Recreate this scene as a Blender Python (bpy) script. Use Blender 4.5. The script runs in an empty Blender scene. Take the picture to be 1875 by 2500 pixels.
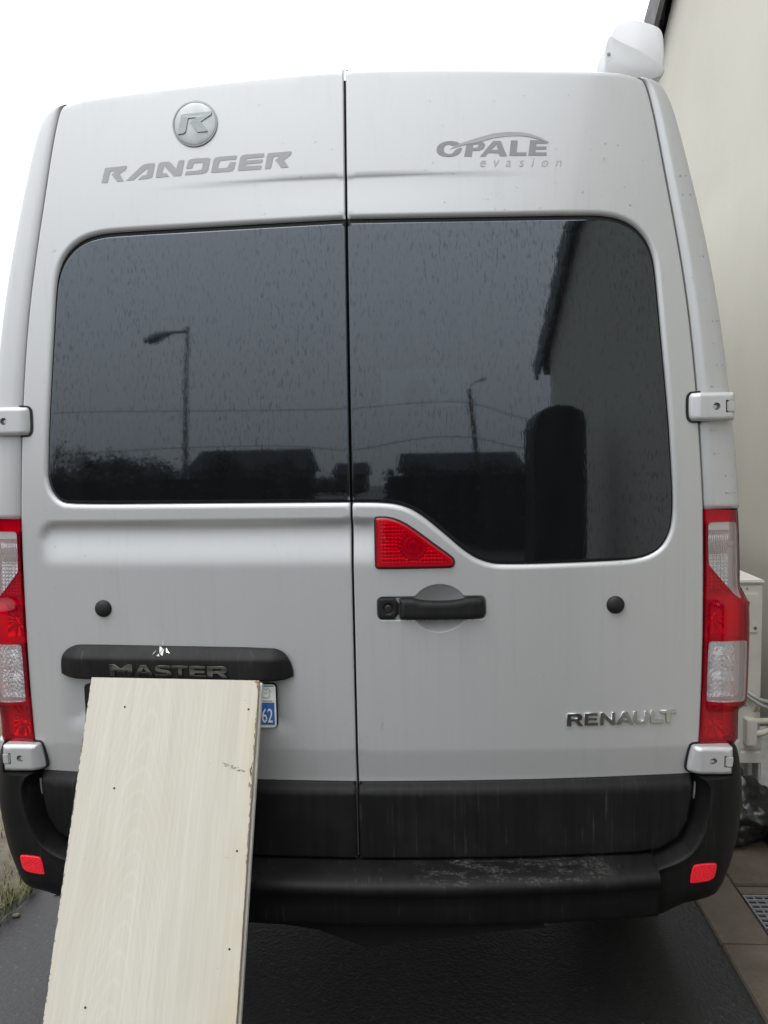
import bpy, bmesh, math, random
import numpy as np
from mathutils import Vector, Matrix
from mathutils.geometry import delaunay_2d_cdt

scene = bpy.context.scene
C = scene.collection
random.seed(7)
rng = np.random.default_rng(7)

# ------------------------------------------------------------------ camera
cd = bpy.data.cameras.new('camera')
cd.sensor_fit = 'VERTICAL'
cd.sensor_height = 24.0
cd.lens = 18.716
cd.clip_start = 0.05
cd.clip_end = 800
cam = bpy.data.objects.new('camera', cd)
C.objects.link(cam)
scene.camera = cam
YAW, PIT, ROL = -0.061234, -0.084967, -0.019791
fw = Vector((math.sin(YAW) * math.cos(PIT), math.cos(YAW) * math.cos(PIT), math.sin(PIT)))
ri = Vector((math.cos(YAW), -math.sin(YAW), 0))
up = ri.cross(fw)
r2 = math.cos(ROL) * ri + math.sin(ROL) * up
u2 = -math.sin(ROL) * ri + math.cos(ROL) * up
cam.matrix_world = Matrix(((r2.x, u2.x, -fw.x, 0.19543), (r2.y, u2.y, -fw.y, -1.90324), (r2.z, u2.z, -fw.z, 1.57352), (0, 0, 0, 1)))

# ------------------------------------------------------------------ sky and sun (rainy overcast)
SUN_EL, SUN_AZ = math.radians(68), math.radians(230)
world = bpy.data.worlds.new('World')
scene.world = world
world.use_nodes = True
wn = world.node_tree
wn.nodes.clear()
sky = wn.nodes.new('ShaderNodeTexSky')
sky.sky_type = 'NISHITA'
sky.sun_disc = False
sky.sun_elevation = SUN_EL
sky.sun_rotation = SUN_AZ
sky.air_density = 1.0
sky.dust_density = 4.0
sky.ozone_density = 1.0
hs = wn.nodes.new('ShaderNodeHueSaturation')
hs.inputs['Saturation'].default_value = 0.16
cl = wn.nodes.new('ShaderNodeMix')
cl.data_type = 'RGBA'
cl.inputs['Factor'].default_value = 0.65
cl.inputs['B'].default_value = (15.0, 15.4, 16.0, 1)     # even cloud cover
bg = wn.nodes.new('ShaderNodeBackground')
bg.inputs['Strength'].default_value = 0.13
wo = wn.nodes.new('ShaderNodeOutputWorld')
wn.links.new(sky.outputs[0], hs.inputs['Color'])
wn.links.new(hs.outputs[0], cl.inputs['A'])
# overcast luminance: the zenith about three times the horizon
wt = wn.nodes.new('ShaderNodeTexCoord')
wx = wn.nodes.new('ShaderNodeSeparateXYZ')
wm = wn.nodes.new('ShaderNodeMapRange')
wm.inputs[1].default_value = 0.0
wm.inputs[2].default_value = 1.0
wm.inputs[3].default_value = 0.32
wm.inputs[4].default_value = 1.0
wc = wn.nodes.new('ShaderNodeVectorMath')
wc.operation = 'SCALE'
wn.links.new(wt.outputs['Generated'], wx.inputs[0])
wn.links.new(wx.outputs[2], wm.inputs[0])
wn.links.new(cl.outputs['Result'], wc.inputs[0])
wn.links.new(wm.outputs[0], wc.inputs['Scale'])
wn.links.new(wc.outputs[0], bg.inputs['Color'])
wn.links.new(bg.outputs[0], wo.inputs['Surface'])
sl = bpy.data.lights.new('sun', 'SUN')
sl.energy = 0.5
sl.angle = math.radians(40)
sl.color = (1.0, 0.97, 0.93)
sun = bpy.data.objects.new('sun', sl)
C.objects.link(sun)
sd = Vector((math.sin(SUN_AZ) * math.cos(SUN_EL), math.cos(SUN_AZ) * math.cos(SUN_EL), math.sin(SUN_EL)))
sun.rotation_euler = (-sd).to_track_quat('-Z', 'Y').to_euler()
sun.location = (0, 0, 20)
scene.view_settings.view_transform = 'Standard'
scene.view_settings.look = 'None'
scene.view_settings.exposure = 0.97
scene.view_settings.gamma = 1.0
scene.view_settings.use_curve_mapping = False

# ------------------------------------------------------------------ helpers: objects
def tag(o, label=None, cat=None, group=None, kind=None):
    if label: o['label'] = label
    if cat: o['category'] = cat
    if group: o['group'] = group
    if kind: o['kind'] = kind
    return o

def empty(name, loc=(0, 0, 0)):
    o = bpy.data.objects.new(name, None)
    o.location = loc
    o.empty_display_size = 0.1
    C.objects.link(o)
    return o

def link(name, me, mat=None, parent=None):
    o = bpy.data.objects.new(name, me)
    C.objects.link(o)
    if mat is not None and len(me.materials) == 0:
        me.materials.append(mat)
    if parent is not None:
        o.parent = parent
        o.matrix_parent_inverse = parent_world(parent).inverted()
    return o

def parent_world(o):
    m = Matrix.LocRotScale(o.location, o.rotation_euler.to_quaternion(), o.scale)
    if o.parent is not None:
        return parent_world(o.parent) @ o.matrix_parent_inverse @ m
    return m

def mesh_py(name, verts, faces, mat=None, parent=None, smooth=False):
    me = bpy.data.meshes.new(name)
    me.from_pydata([tuple(map(float, v)) for v in verts], [], [tuple(map(int, f)) for f in faces])
    me.update()
    if smooth:
        me.shade_smooth()
    return link(name, me, mat, parent)

def bm_obj(name, bm, mat=None, parent=None, smooth=False):
    me = bpy.data.meshes.new(name)
    bmesh.ops.recalc_face_normals(bm, faces=bm.faces)
    bm.to_mesh(me)
    bm.free()
    if smooth:
        me.shade_smooth()
    return link(name, me, mat, parent)

def bm_box(bm, x0, x1, y0, y1, z0, z1, bev=0.0, M=None):
    r = bmesh.ops.create_cube(bm, size=1.0)
    vs = r['verts']
    for v in vs:
        v.co = Vector(((x0 + x1) / 2 + v.co.x * (x1 - x0), (y0 + y1) / 2 + v.co.y * (y1 - y0), (z0 + z1) / 2 + v.co.z * (z1 - z0)))
        if M is not None:
            v.co = M @ v.co
    if bev > 0:
        es = list({e for v in vs for e in v.link_edges})
        bmesh.ops.bevel(bm, geom=es, offset=bev, segments=2, affect='EDGES')

def box(name, x0, x1, y0, y1, z0, z1, mat, parent=None, bev=0.0, M=None):
    bm = bmesh.new()
    bm_box(bm, x0, x1, y0, y1, z0, z1, bev, M)
    return bm_obj(name, bm, mat, parent)

def bm_tube(bm, pts, r, n=8, cap=True):
    pts = [Vector(p) for p in pts]
    rr = r if isinstance(r, (list, tuple)) else [r] * len(pts)
    rings = []
    for i, p in enumerate(pts):
        t = (pts[min(i + 1, len(pts) - 1)] - pts[max(i - 1, 0)]).normalized()
        a = Vector((0, 0, 1)) if abs(t.z) < 0.9 else Vector((1, 0, 0))
        u = t.cross(a).normalized()
        v = t.cross(u)
        rings.append([bm.verts.new(p + rr[i] * (math.cos(2 * math.pi * k / n) * u + math.sin(2 * math.pi * k / n) * v)) for k in range(n)])
    for a, b in zip(rings[:-1], rings[1:]):
        for k in range(n):
            bm.faces.new((a[k], a[(k + 1) % n], b[(k + 1) % n], b[k]))
    if cap:
        bm.faces.new(rings[0][::-1])
        bm.faces.new(rings[-1])

def tube(name, pts, r, mat, parent=None, n=10):
    bm = bmesh.new()
    bm_tube(bm, pts, r, n)
    return bm_obj(name, bm, mat, parent, smooth=True)

def disc_y(name, cx, cz, y0, y1, r, mat, parent=None, n=24, dome=0.0, bev=0.0):
    """round plug whose axis runs along Y; y0 is the face towards the viewer"""
    prof = [(r, y1), (r, y0 + bev)]
    for k in range(1, 5):
        a = k / 4 * math.pi / 2
        prof.append((r - bev * (1 - math.cos(a)) if dome == 0 else r * math.cos(a * 0.999), y0 + bev * (1 - math.sin(a)) if dome == 0 else y0 - dome * math.sin(a)))
    verts = []
    faces = []
    for (rr, yy) in prof:
        for k in range(n):
            verts.append((cx + rr * math.cos(2 * math.pi * k / n), yy, cz + rr * math.sin(2 * math.pi * k / n)))
    for i in range(len(prof) - 1):
        for k in range(n):
            a = i * n + k
            b = i * n + (k + 1) % n
            faces.append((a, b, b + n, a + n))
    m = (len(prof) - 1) * n
    faces.append(tuple(range(m, m + n)))
    return mesh_py(name, verts, faces, mat, parent, smooth=True)

# ------------------------------------------------------------------ helpers: node materials
def mat_new(name):
    m = bpy.data.materials.new(name)
    m.use_nodes = True
    nt = m.node_tree
    nt.nodes.clear()
    out = nt.nodes.new('ShaderNodeOutputMaterial')
    return m, nt, out

class G:
    """tiny node-graph builder"""
    def __init__(self, nt): self.nt = nt
    def n(self, typ, ins=None, **kw):
        nd = self.nt.nodes.new(typ)
        for k, v in kw.items():
            setattr(nd, k, v)
        for k, v in (ins or {}).items():
            if isinstance(v, bpy.types.NodeSocket):
                self.nt.links.new(v, nd.inputs[k])
            else:
                nd.inputs[k].default_value = v
        return nd
    def obj(self, scale=(1, 1, 1), loc=(0, 0, 0)):
        tc = self.n('ShaderNodeTexCoord')
        mp = self.n('ShaderNodeMapping', {'Scale': scale, 'Location': loc})
        self.nt.links.new(tc.outputs['Object'], mp.inputs['Vector'])
        return mp.outputs[0]
    def noise(self, vec, scale=5, detail=4, rough=0.55, dist=0.0):
        return self.n('ShaderNodeTexNoise', {'Vector': vec, 'Scale': scale, 'Detail': detail, 'Roughness': rough, 'Distortion': dist}).outputs[0]
    def ramp(self, fac, stops, interp='LINEAR'):
        r = self.n('ShaderNodeValToRGB', {'Fac': fac})
        r.color_ramp.interpolation = interp
        while len(r.color_ramp.elements) < len(stops):
            r.color_ramp.elements.new(0.5)
        for e, (p, c) in zip(r.color_ramp.elements, stops):
            e.position = p
            e.color = c if len(c) == 4 else (*c, 1)
        return r.outputs[0]
    def mix(self, fac, a, b):
        m = self.n('ShaderNodeMix', data_type='RGBA')
        for i, v in ((0, fac), (6, a), (7, b)):
            if isinstance(v, bpy.types.NodeSocket): self.nt.links.new(v, m.inputs[i])
            else: m.inputs[i].default_value = v if i == 0 or len(v) == 4 else (*v, 1)
        return m.outputs[2]
    def math(self, op, a, b=0.0, c=None):
        m = self.n('ShaderNodeMath', operation=op)
        for i, v in enumerate((a, b) if c is None else (a, b, c)):
            if isinstance(v, bpy.types.NodeSocket): self.nt.links.new(v, m.inputs[i])
            else: m.inputs[i].default_value = v
        return m.outputs[0]
    def bump(self, h, strength=0.2, dist=0.01):
        return self.n('ShaderNodeBump', {'Height': h, 'Strength': strength, 'Distance': dist}).outputs[0]

def plain(name, col, rough=0.5, metal=0.0, var=0.12, scale=30, spec=0.5, bump=0.0, coat=0.0, bscale=None):
    m, nt, out = mat_new(name)
    g = G(nt)
    v = g.obj()
    nz = g.noise(v, scale, 5)
    c0 = tuple(max(0, x * (1 - var)) for x in col)
    c1 = tuple(min(1, x * (1 + var)) for x in col)
    cc = g.ramp(nz, [(0.3, c0), (0.7, c1)])
    ins = {'Base Color': cc, 'Roughness': rough, 'Metallic': metal, 'Specular IOR Level': spec, 'Coat Weight': coat, 'Coat Roughness': 0.05}
    if bump > 0:
        ins['Normal'] = g.bump(g.noise(v, bscale or scale * 4, 3), bump, 0.004)
    p = g.n('ShaderNodeBsdfPrincipled', ins)
    nt.links.new(p.outputs[0], out.inputs[0])
    return m

def paint_mat():
    m, nt, out = mat_new('silver_metallic_paint')
    g = G(nt)
    v = g.obj()
    flake = g.noise(v, 900, 2)
    film = g.noise(g.obj((3.0, 3.0, 1.2)), 2.0, 5)
    streak = g.noise(g.obj((70, 70, 1.6)), 1.0, 4)
    spot = g.noise(v, 140, 3, 0.6)
    col = g.mix(g.math('MULTIPLY', flake, 0.5), (0.415, 0.423, 0.425), (0.525, 0.533, 0.535))
    grime = g.ramp(film, [(0.42, (0, 0, 0)), (0.72, (1, 1, 1))])
    dirt = g.math('MULTIPLY', g.ramp(streak, [(0.50, (0, 0, 0)), (0.72, (1, 1, 1))]), g.math('MULTIPLY_ADD', grime, 0.11, 0.02))
    col = g.mix(dirt, col, (0.22, 0.215, 0.20))
    col = g.mix(g.math('MULTIPLY', g.ramp(spot, [(0.66, (0, 0, 0)), (0.74, (1, 1, 1))]), g.math('MULTIPLY', grime, 0.25)), col, (0.25, 0.24, 0.22))
    rough = g.math('MULTIPLY_ADD', film, 0.12, 0.30)
    nrm = g.bump(flake, 0.012, 0.001)
    p = g.n('ShaderNodeBsdfPrincipled', {'Base Color': col, 'Metallic': 0.38, 'Roughness': rough, 'Coat Weight': 0.5, 'Coat Roughness': 0.06, 'Coat IOR': 1.45, 'Normal': nrm})
    nt.links.new(p.outputs[0], out.inputs[0])
    return m

def glass_mat():
    """privacy glass, wet: tinted transmission with a reflective skin and run-down rain marks"""
    m, nt, out = mat_new('tinted_window_glass')
    g = G(nt)
    s1 = g.noise(g.obj((170, 1, 38)), 1.0, 2, 0.5)
    s2 = g.noise(g.obj((300, 1, 60), (3, 0, 7)), 1.0, 2, 0.5)
    wide = g.noise(g.obj((3, 1, 1.3)), 2.0, 4)
    d1 = g.ramp(s1, [(0.565, (0, 0, 0)), (0.66, (1, 1, 1))])
    d2 = g.ramp(s2, [(0.575, (0, 0, 0)), (0.67, (1, 1, 1))])
    drop = g.math('MAXIMUM', d1, g.math('MULTIPLY', d2, 0.8))
    drop = g.math('MULTIPLY', drop, g.ramp(wide, [(0.36, (0.35, 0.35, 0.35)), (0.64, (1, 1, 1))]))
    film = g.noise(g.obj((26, 1, 3)), 1.0, 4)
    bh = g.math('MULTIPLY', drop, 1.0)
    nrm = g.bump(bh, 0.02, 0.0004)
    fr = g.n('ShaderNodeFresnel', {'IOR': 1.52, 'Normal': nrm}).outputs[0]
    fac = g.math('MULTIPLY', fr, g.math('MULTIPLY_ADD', drop, -0.70, 2.0))
    gl = g.n('ShaderNodeBsdfGlossy', {'Color': (0.81, 0.91, 1.0, 1), 'Roughness': g.math('MULTIPLY_ADD', film, 0.035, 0.012), 'Normal': nrm})
    tr = g.n('ShaderNodeBsdfTransparent', {'Color': (0.006, 0.008, 0.008, 1)})
    wet = g.n('ShaderNodeBsdfDiffuse', {'Color': (0.6, 0.66, 0.72, 1)})          # faint pale veil painted in to lift the blacks of the glass
    tw = g.n('ShaderNodeMixShader', {0: g.math('MULTIPLY_ADD', film, 0.012, 0.004), 1: tr.outputs[0], 2: wet.outputs[0]})
    mx = g.n('ShaderNodeMixShader', {0: fac, 1: tw.outputs[0], 2: gl.outputs[0]})
    nt.links.new(mx.outputs[0], out.inputs[0])
    return m

def lens_mat(name, tint, rough=0.02, gloss=1.0, haze=0.0, hcol=(1, 1, 1)):
    m, nt, out = mat_new(name)
    g = G(nt)
    nz = g.noise(g.obj(), 60, 3)
    fr = g.n('ShaderNodeFresnel', {'IOR': 1.5}).outputs[0]
    fac = g.math('MULTIPLY', fr, gloss)
    gl = g.n('ShaderNodeBsdfGlossy', {'Roughness': rough})
    tr = g.n('ShaderNodeBsdfTransparent', {'Color': g.mix(nz, tuple(t * 0.9 for t in tint), tint)})
    df = g.n('ShaderNodeBsdfDiffuse', {'Color': (*hcol, 1)})
    m1 = g.n('ShaderNodeMixShader', {0: haze, 1: tr.outputs[0], 2: df.outputs[0]})
    mx = g.n('ShaderNodeMixShader', {0: fac, 1: m1.outputs[0], 2: gl.outputs[0]})
    nt.links.new(mx.outputs[0], out.inputs[0])
    return m

def black_plastic(name, base=0.016, scuff=None):
    m, nt, out = mat_new(name)
    g = G(nt)
    st = g.noise(g.obj((60, 20, 1.5)), 1.0, 6, 0.7)
    bl = g.noise(g.obj(), 9, 5)
    c = g.ramp(st, [(0.35, (base * 0.8,) * 3), (0.75, (base * 1.45, base * 1.45, base * 1.5))])
    c = g.mix(g.ramp(bl, [(0.5, (0, 0, 0)), (0.75, (0.5, 0.5, 0.5))]), c, (base * 2.4, base * 2.4, base * 2.3))
    runs = g.ramp(g.noise(g.obj((150, 30, 5.0), (1, 2, 3)), 1.0, 3, 0.6), [(0.60, (0, 0, 0)), (0.72, (1, 1, 1))])
    c = g.mix(g.math('MULTIPLY', runs, g.ramp(bl, [(0.42, (0, 0, 0)), (0.6, (1, 1, 1))])), c, (base * 4.0, base * 4.0, base * 4.2))
    rough = g.math('MULTIPLY_ADD', bl, 0.25, 0.38)
    grain = g.noise(g.obj(), 700, 2)
    if scuff:
        tc = g.n('ShaderNodeTexCoord')
        sx = g.n('ShaderNodeSeparateXYZ', {0: tc.outputs['Object']})
        k = None
        for (x0, x1) in scuff:
            a = g.n('ShaderNodeMapRange', {0: sx.outputs[0], 1: x0 - 0.03, 2: x0 + 0.03}).outputs[0]
            b = g.n('ShaderNodeMapRange', {0: sx.outputs[0], 1: x1 + 0.03, 2: x1 - 0.03}).outputs[0]
            w = g.math('MULTIPLY', a, b)
            k = w if k is None else g.math('MAXIMUM', k, w)
        zt = g.n('ShaderNodeMapRange', {0: sx.outputs[2], 1: 0.524, 2: 0.534}).outputs[0]
        fl = g.ramp(g.noise(g.obj((0.8, 1.0, 1.2)), 150, 6, 0.8), [(0.46, (0, 0, 0)), (0.64, (1, 1, 1))])
        ns = g.ramp(g.noise(g.obj((1, 3, 1), (0.3, 0, 0)), 13, 4, 0.7), [(0.47, (0, 0, 0)), (0.60, (1, 1, 1))])
        k = g.math('MULTIPLY', g.math('MULTIPLY', k, zt), g.math('MULTIPLY', fl, ns))
        c = g.mix(k, c, (0.075, 0.073, 0.069))
    p = g.n('ShaderNodeBsdfPrincipled', {'Base Color': c, 'Roughness': rough, 'Specular IOR Level': 0.15, 'Normal': g.bump(grain, 0.10, 0.001)})
    nt.links.new(p.outputs[0], out.inputs[0])
    return m

def wood_mat():
    m, nt, out = mat_new('whitewashed_wood_laminate')
    g = G(nt)
    v = g.obj((1, 1, 1))
    warp = g.n('ShaderNodeTexNoise', {'Vector': g.obj((3.0, 1, 0.8)), 'Scale': 1.6, 'Detail': 2}).outputs[0]
    # cathedral figure: rings of a tilted cone cut by the board
    sx = g.n('ShaderNodeSeparateXYZ', {0: v})
    px = g.math('SUBTRACT', sx.outputs[0], 0.155)
    q = g.math('SUBTRACT', g.math('MULTIPLY', sx.outputs[1], 2.3), g.math('MULTIPLY', g.math('SQRT', g.math('MULTIPLY_ADD', px, px, 0.0007)), 9.0))
    q = g.math('ADD', q, g.math('MULTIPLY', warp, 0.75))
    fig = g.math('SINE', g.math('MULTIPLY', q, 52.0))
    figm = g.math('MULTIPLY', g.ramp(g.math('MULTIPLY_ADD', fig, 0.5, 0.5), [(0.80, (0, 0, 0)), (0.99, (1, 1, 1))]),
                  g.ramp(g.math('ABSOLUTE', px), [(0.05, (1, 1, 1)), (0.16, (0.12, 0.12, 0.12))]))
    fine = g.noise(g.obj((170, 4, 1)), 1.0, 5, 0.6)
    mid = g.noise(g.obj((30, 1.3, 1)), 1.0, 4, 0.6)
    blotch = g.noise(g.obj((5, 2.5, 1)), 1.0, 4)
    c = g.mix(g.ramp(mid, [(0.3, (0, 0, 0)), (0.7, (1, 1, 1))]), (0.395, 0.373, 0.315), (0.455, 0.437, 0.380))
    c = g.mix(g.math('MULTIPLY', g.ramp(fine, [(0.4, (0, 0, 0)), (0.7, (1, 1, 1))]), 0.55), c, (0.345, 0.320, 0.275))
    c = g.mix(g.math('MULTIPLY', figm, 0.14), c, (0.53, 0.52, 0.485))
    c = g.mix(g.math('MULTIPLY', g.ramp(blotch, [(0.45, (0, 0, 0)), (0.72, (1, 1, 1))]), 0.28), c, (0.37, 0.33, 0.26))
    # yellowed water mark along the right side
    edge = g.n('ShaderNodeMapRange', {0: sx.outputs[0], 1: 0.365, 2: 0.40}).outputs[0]
    yl = g.math('MULTIPLY', edge, g.ramp(g.noise(g.obj((8, 6, 1)), 1.0, 3), [(0.4, (0, 0, 0)), (0.65, (1, 1, 1))]))
    c = g.mix(g.math('MULTIPLY', yl, 0.5), c, (0.39, 0.33, 0.20))
    p = g.n('ShaderNodeBsdfPrincipled', {'Base Color': c, 'Roughness': 0.5, 'Normal': g.bump(fine, 0.08, 0.001)})
    nt.links.new(p.outputs[0], out.inputs[0])
    return m

def ground_mat():
    m, nt, out = mat_new('wet_asphalt')
    g = G(nt)
    v = g.obj()
    st = g.n('ShaderNodeTexVoronoi', {'Vector': v, 'Scale': 95.0}).outputs[0]
    nz = g.noise(v, 260, 4)
    bl = g.noise(v, 2.4, 5)
    c = g.ramp(nz, [(0.35, (0.005, 0.0047, 0.005)), (0.7, (0.017, 0.016, 0.017))])
    c = g.mix(g.ramp(bl, [(0.4, (0, 0, 0)), (0.7, (0.6, 0.6, 0.6))]), c, (0.020, 0.019, 0.020))
    vc = g.n('ShaderNodeTexVoronoi', {'Vector': v, 'Scale': 150.0})
    sep = g.n('ShaderNodeSeparateColor', {0: vc.outputs['Color']})
    c = g.mix(g.ramp(sep.outputs[0], [(0.70, (0, 0, 0)), (0.9, (1, 1, 1))]), c, (0.019, 0.018, 0.018))
    c = g.mix(g.ramp(sep.outputs[1], [(0.985, (0, 0, 0)), (0.99, (1, 1, 1))], 'CONSTANT'), c, (0.045, 0.042, 0.040))
    p = g.n('ShaderNodeBsdfPrincipled', {'Base Color': c, 'Roughness': g.math('MULTIPLY_ADD', bl, 0.2, 0.36), 'Specular IOR Level': 0.42, 'Normal': g.bump(g.math('ADD', st, nz), 0.35, 0.005)})
    nt.links.new(p.outputs[0], out.inputs[0])
    return m

def render_wall_mat():
    m, nt, out = mat_new('cream_render')
    g = G(nt)
    v = g.obj()
    bl = g.noise(v, 1.3, 6, 0.6)
    fine = g.noise(v, 160, 4)
    run = g.noise(g.obj((4, 4, 0.5)), 1.0, 5)
    c = g.ramp(bl, [(0.3, (0.475, 0.457, 0.395)), (0.7, (0.525, 0.51, 0.445))])
    c = g.mix(g.math('MULTIPLY', g.ramp(run, [(0.5, (0, 0, 0)), (0.8, (1, 1, 1))]), 0.15), c, (0.40, 0.38, 0.33))
    c = g.mix(g.math('MULTIPLY', g.ramp(fine, [(0.62, (0, 0, 0)), (0.75, (1, 1, 1))]), 0.30), c, (0.36, 0.345, 0.30))
    p = g.n('ShaderNodeBsdfPrincipled', {'Base Color': c, 'Roughness': 0.85, 'Normal': g.bump(fine, 0.35, 0.003)})
    nt.links.new(p.outputs[0], out.inputs[0])
    return m

def scatter_mat(name, stops, scale=6, rough=0.8, bump=0.4, bs=60):
    m, nt, out = mat_new(name)
    g = G(nt)
    v = g.obj()
    c = g.ramp(g.noise(v, scale, 6, 0.65), stops)
    p = g.n('ShaderNodeBsdfPrincipled', {'Base Color': c, 'Roughness': rough, 'Normal': g.bump(g.noise(v, bs, 4), bump, 0.01)})
    nt.links.new(p.outputs[0], out.inputs[0])
    return m

M = {}
M['paint'] = paint_mat()
M['glass'] = glass_mat()
M['red'] = lens_mat('red_lens', (0.97, 0.014, 0.035), haze=0.20, hcol=(0.70, 0.004, 0.035))
M['clear'] = lens_mat('clear_lens', (0.96, 0.96, 0.97), haze=0.20, hcol=(0.84, 0.83, 0.82))
M['reflex'] = plain('red_reflector', (0.72, 0.005, 0.02), 0.25, 0, 0.35, 220, bump=0.25, coat=0.6)
M['chrome'] = plain('lamp_reflector', (0.86, 0.86, 0.87), 0.16, 1.0, 0.03, 40)
M['lampwall'] = plain('lamp_inner_wall', (0.82, 0.81, 0.80), 0.5, 0.2, 0.05, 40)
M['bulb'] = plain('amber_bulb', (0.45, 0.22, 0.12), 0.3)
M['bright'] = plain('bright_trim', (0.55, 0.55, 0.55), 0.14, 1.0, 0.04, 30)
M['darktrim'] = plain('smoked_trim', (0.115, 0.115, 0.11), 0.22, 1.0, 0.08, 30)
M['black'] = black_plastic('black_plastic', 0.011)
M['clad'] = black_plastic('black_cladding_plastic', 0.008)
M['bumper'] = black_plastic('black_bumper_plastic', 0.006, [(0.16, 0.60)])
M['rubber'] = plain('black_rubber', (0.010, 0.010, 0.011), 0.55, spec=0.3)
M['under'] = plain('underbody_black', (0.008, 0.008, 0.008), 0.95, spec=0.1)
M['vinyl'] = plain('grey_vinyl', (0.265, 0.272, 0.285), 0.35, 0, 0.03, 12, coat=0.3)
M['vinyl_dark'] = plain('dark_grey_vinyl', (0.195, 0.20, 0.208), 0.35, 0, 0.03, 12, coat=0.3)
M['vinyl_light'] = plain('light_grey_vinyl', (0.30, 0.305, 0.305), 0.35, 0, 0.03, 12, coat=0.3)
M['badge'] = plain('satin_badge', (0.33, 0.345, 0.35), 0.45, 0.6, 0.10, 40)
M['badge_mark'] = plain('badge_letter', (0.27, 0.295, 0.30), 0.5, 0.3, 0.05, 40)
M['badge_rim'] = plain('badge_rim', (0.20, 0.205, 0.21), 0.35, 0.7, 0.10, 40)
M['plate'] = plain('plate_white', (0.74, 0.74, 0.72), 0.4)
M['blue'] = plain('plate_blue', (0.035, 0.13, 0.42), 0.35)
M['teal'] = plain('plate_teal', (0.12, 0.27, 0.30), 0.4)
M['ink'] = plain('grey_green_ink', (0.20, 0.21, 0.15), 0.5)
M['white'] = plain('white_plastic', (0.75, 0.75, 0.74), 0.4)
M['awning'] = plain('white_awning_case', (0.64, 0.65, 0.665), 0.3, 0, 0.03, 8, coat=0.3)
M['awning2'] = plain('grey_awning_end', (0.48, 0.495, 0.50), 0.4, 0, 0.05, 8)
M['unit'] = plain('cream_sheet_metal', (0.64, 0.625, 0.565), 0.45, 0, 0.06, 14)
M['pipe'] = plain('cream_pipe_lagging', (0.66, 0.63, 0.53), 0.7, 0, 0.1, 40, bump=0.3)
M['cable'] = plain('grey_cable', (0.36, 0.36, 0.35), 0.5)
M['yellow'] = plain('warning_yellow', (0.55, 0.42, 0.16), 0.5)
M['wood'] = wood_mat()
M['woodedge'] = plain('pale_board_edge', (0.60, 0.58, 0.53), 0.6, 0, 0.12, 30)
M['chip'] = plain('chipped_board_core', (0.13, 0.115, 0.085), 0.9, 0, 0.5, 90)
M['rustchip'] = plain('rusty_chip', (0.25, 0.13, 0.06), 0.9, 0, 0.4, 90)
M['asphalt'] = ground_mat()
M['wall'] = render_wall_mat()
M['tile'] = plain('grey_roof_tile', (0.13, 0.125, 0.125), 0.7, 0, 0.3, 14, bump=0.4)
M['paver'] = scatter_mat('brown_grey_concrete', [(0.3, (0.070, 0.055, 0.040)), (0.55, (0.098, 0.080, 0.061)), (0.75, (0.13, 0.112, 0.09))], 7)
M['grate'] = plain('grey_grate_plastic', (0.20, 0.205, 0.21), 0.5)
M['soil'] = scatter_mat('wet_soil', [(0.3, (0.05, 0.04, 0.028)), (0.6, (0.11, 0.09, 0.065)), (0.8, (0.17, 0.14, 0.10))], 9)
M['grass'] = scatter_mat('grass_blades', [(0.3, (0.06, 0.075, 0.02)), (0.6, (0.12, 0.12, 0.045)), (0.8, (0.20, 0.17, 0.08))], 3, bump=0)
M['leaf'] = scatter_mat('dark_hedge_leaves', [(0.3, (0.014, 0.020, 0.010)), (0.7, (0.030, 0.040, 0.019))], 5, rough=1.0, bump=0)
M['bark'] = scatter_mat('bark', [(0.3, (0.04, 0.03, 0.022)), (0.7, (0.09, 0.07, 0.05))], 8)
M['bag'] = plain('black_bag_plastic', (0.014, 0.014, 0.015), 0.32, 0, 0.3, 10)
M['steel'] = plain('galvanised_steel', (0.22, 0.225, 0.23), 0.5, 0.5)
M['brick'] = scatter_mat('dark_brick', [(0.3, (0.04, 0.024, 0.02)), (0.7, (0.07, 0.045, 0.036))], 6)
M['slate'] = plain('slate_roof', (0.025, 0.025, 0.028), 0.9, spec=0.15)
M['cabin'] = plain('cabin_lining', (0.035, 0.035, 0.036), 0.9)
M['shard'] = lens_mat('torn_clear_film', (0.9, 0.9, 0.9), 0.1, 2.0, 0.35, (0.7, 0.7, 0.7))
M['drop'] = lens_mat('water_drop', (0.96, 0.97, 0.98), 0.0, 1.3)

# ------------------------------------------------------------------ rear surface of the van and panel builder
def surf(x, z):
    x = np.asarray(x, float); z = np.asarray(z, float)
    return np.where(z > 1.27, 0.058 * (z - 1.27) ** 2, 0.0) + 0.043 * (x / 0.84) ** 2

def sstep(a, b, t):
    t = np.clip((np.asarray(t, float) - a) / (b - a), 0, 1)
    return t * t * (3 - 2 * t)

def chaikin(pts, it=2, closed=True):
    p = np.array(pts, float)
    for _ in range(it):
        q = np.roll(p, -1, 0)
        if closed:
            p = np.stack([0.75 * p + 0.25 * q, 0.25 * p + 0.75 * q], 1).reshape(-1, 2)
        else:
            a, b = p[:-1], p[1:]
            p = np.vstack([p[:1], np.stack([0.75 * a + 0.25 * b, 0.25 * a + 0.75 * b], 1).reshape(-1, 2), p[-1:]])
    return p

def resample(p, step, closed=True):
    p = np.array(p, float)
    q = np.vstack([p, p[:1]]) if closed else p
    out = []
    for a, b in zip(q[:-1], q[1:]):
        L = np.hypot(*(b - a))
        n = max(1, int(math.ceil(L / step)))
        for k in range(n):
            out.append(a + (b - a) * k / n)
    if not closed:
        out.append(q[-1])
    # drop near duplicates
    res = [out[0]]
    for v in out[1:]:
        if np.hypot(*(v - res[-1])) > 3e-4:
            res.append(v)
    if closed and np.hypot(*(res[0] - res[-1])) < 3e-4:
        res.pop()
    return np.array(res)

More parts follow.
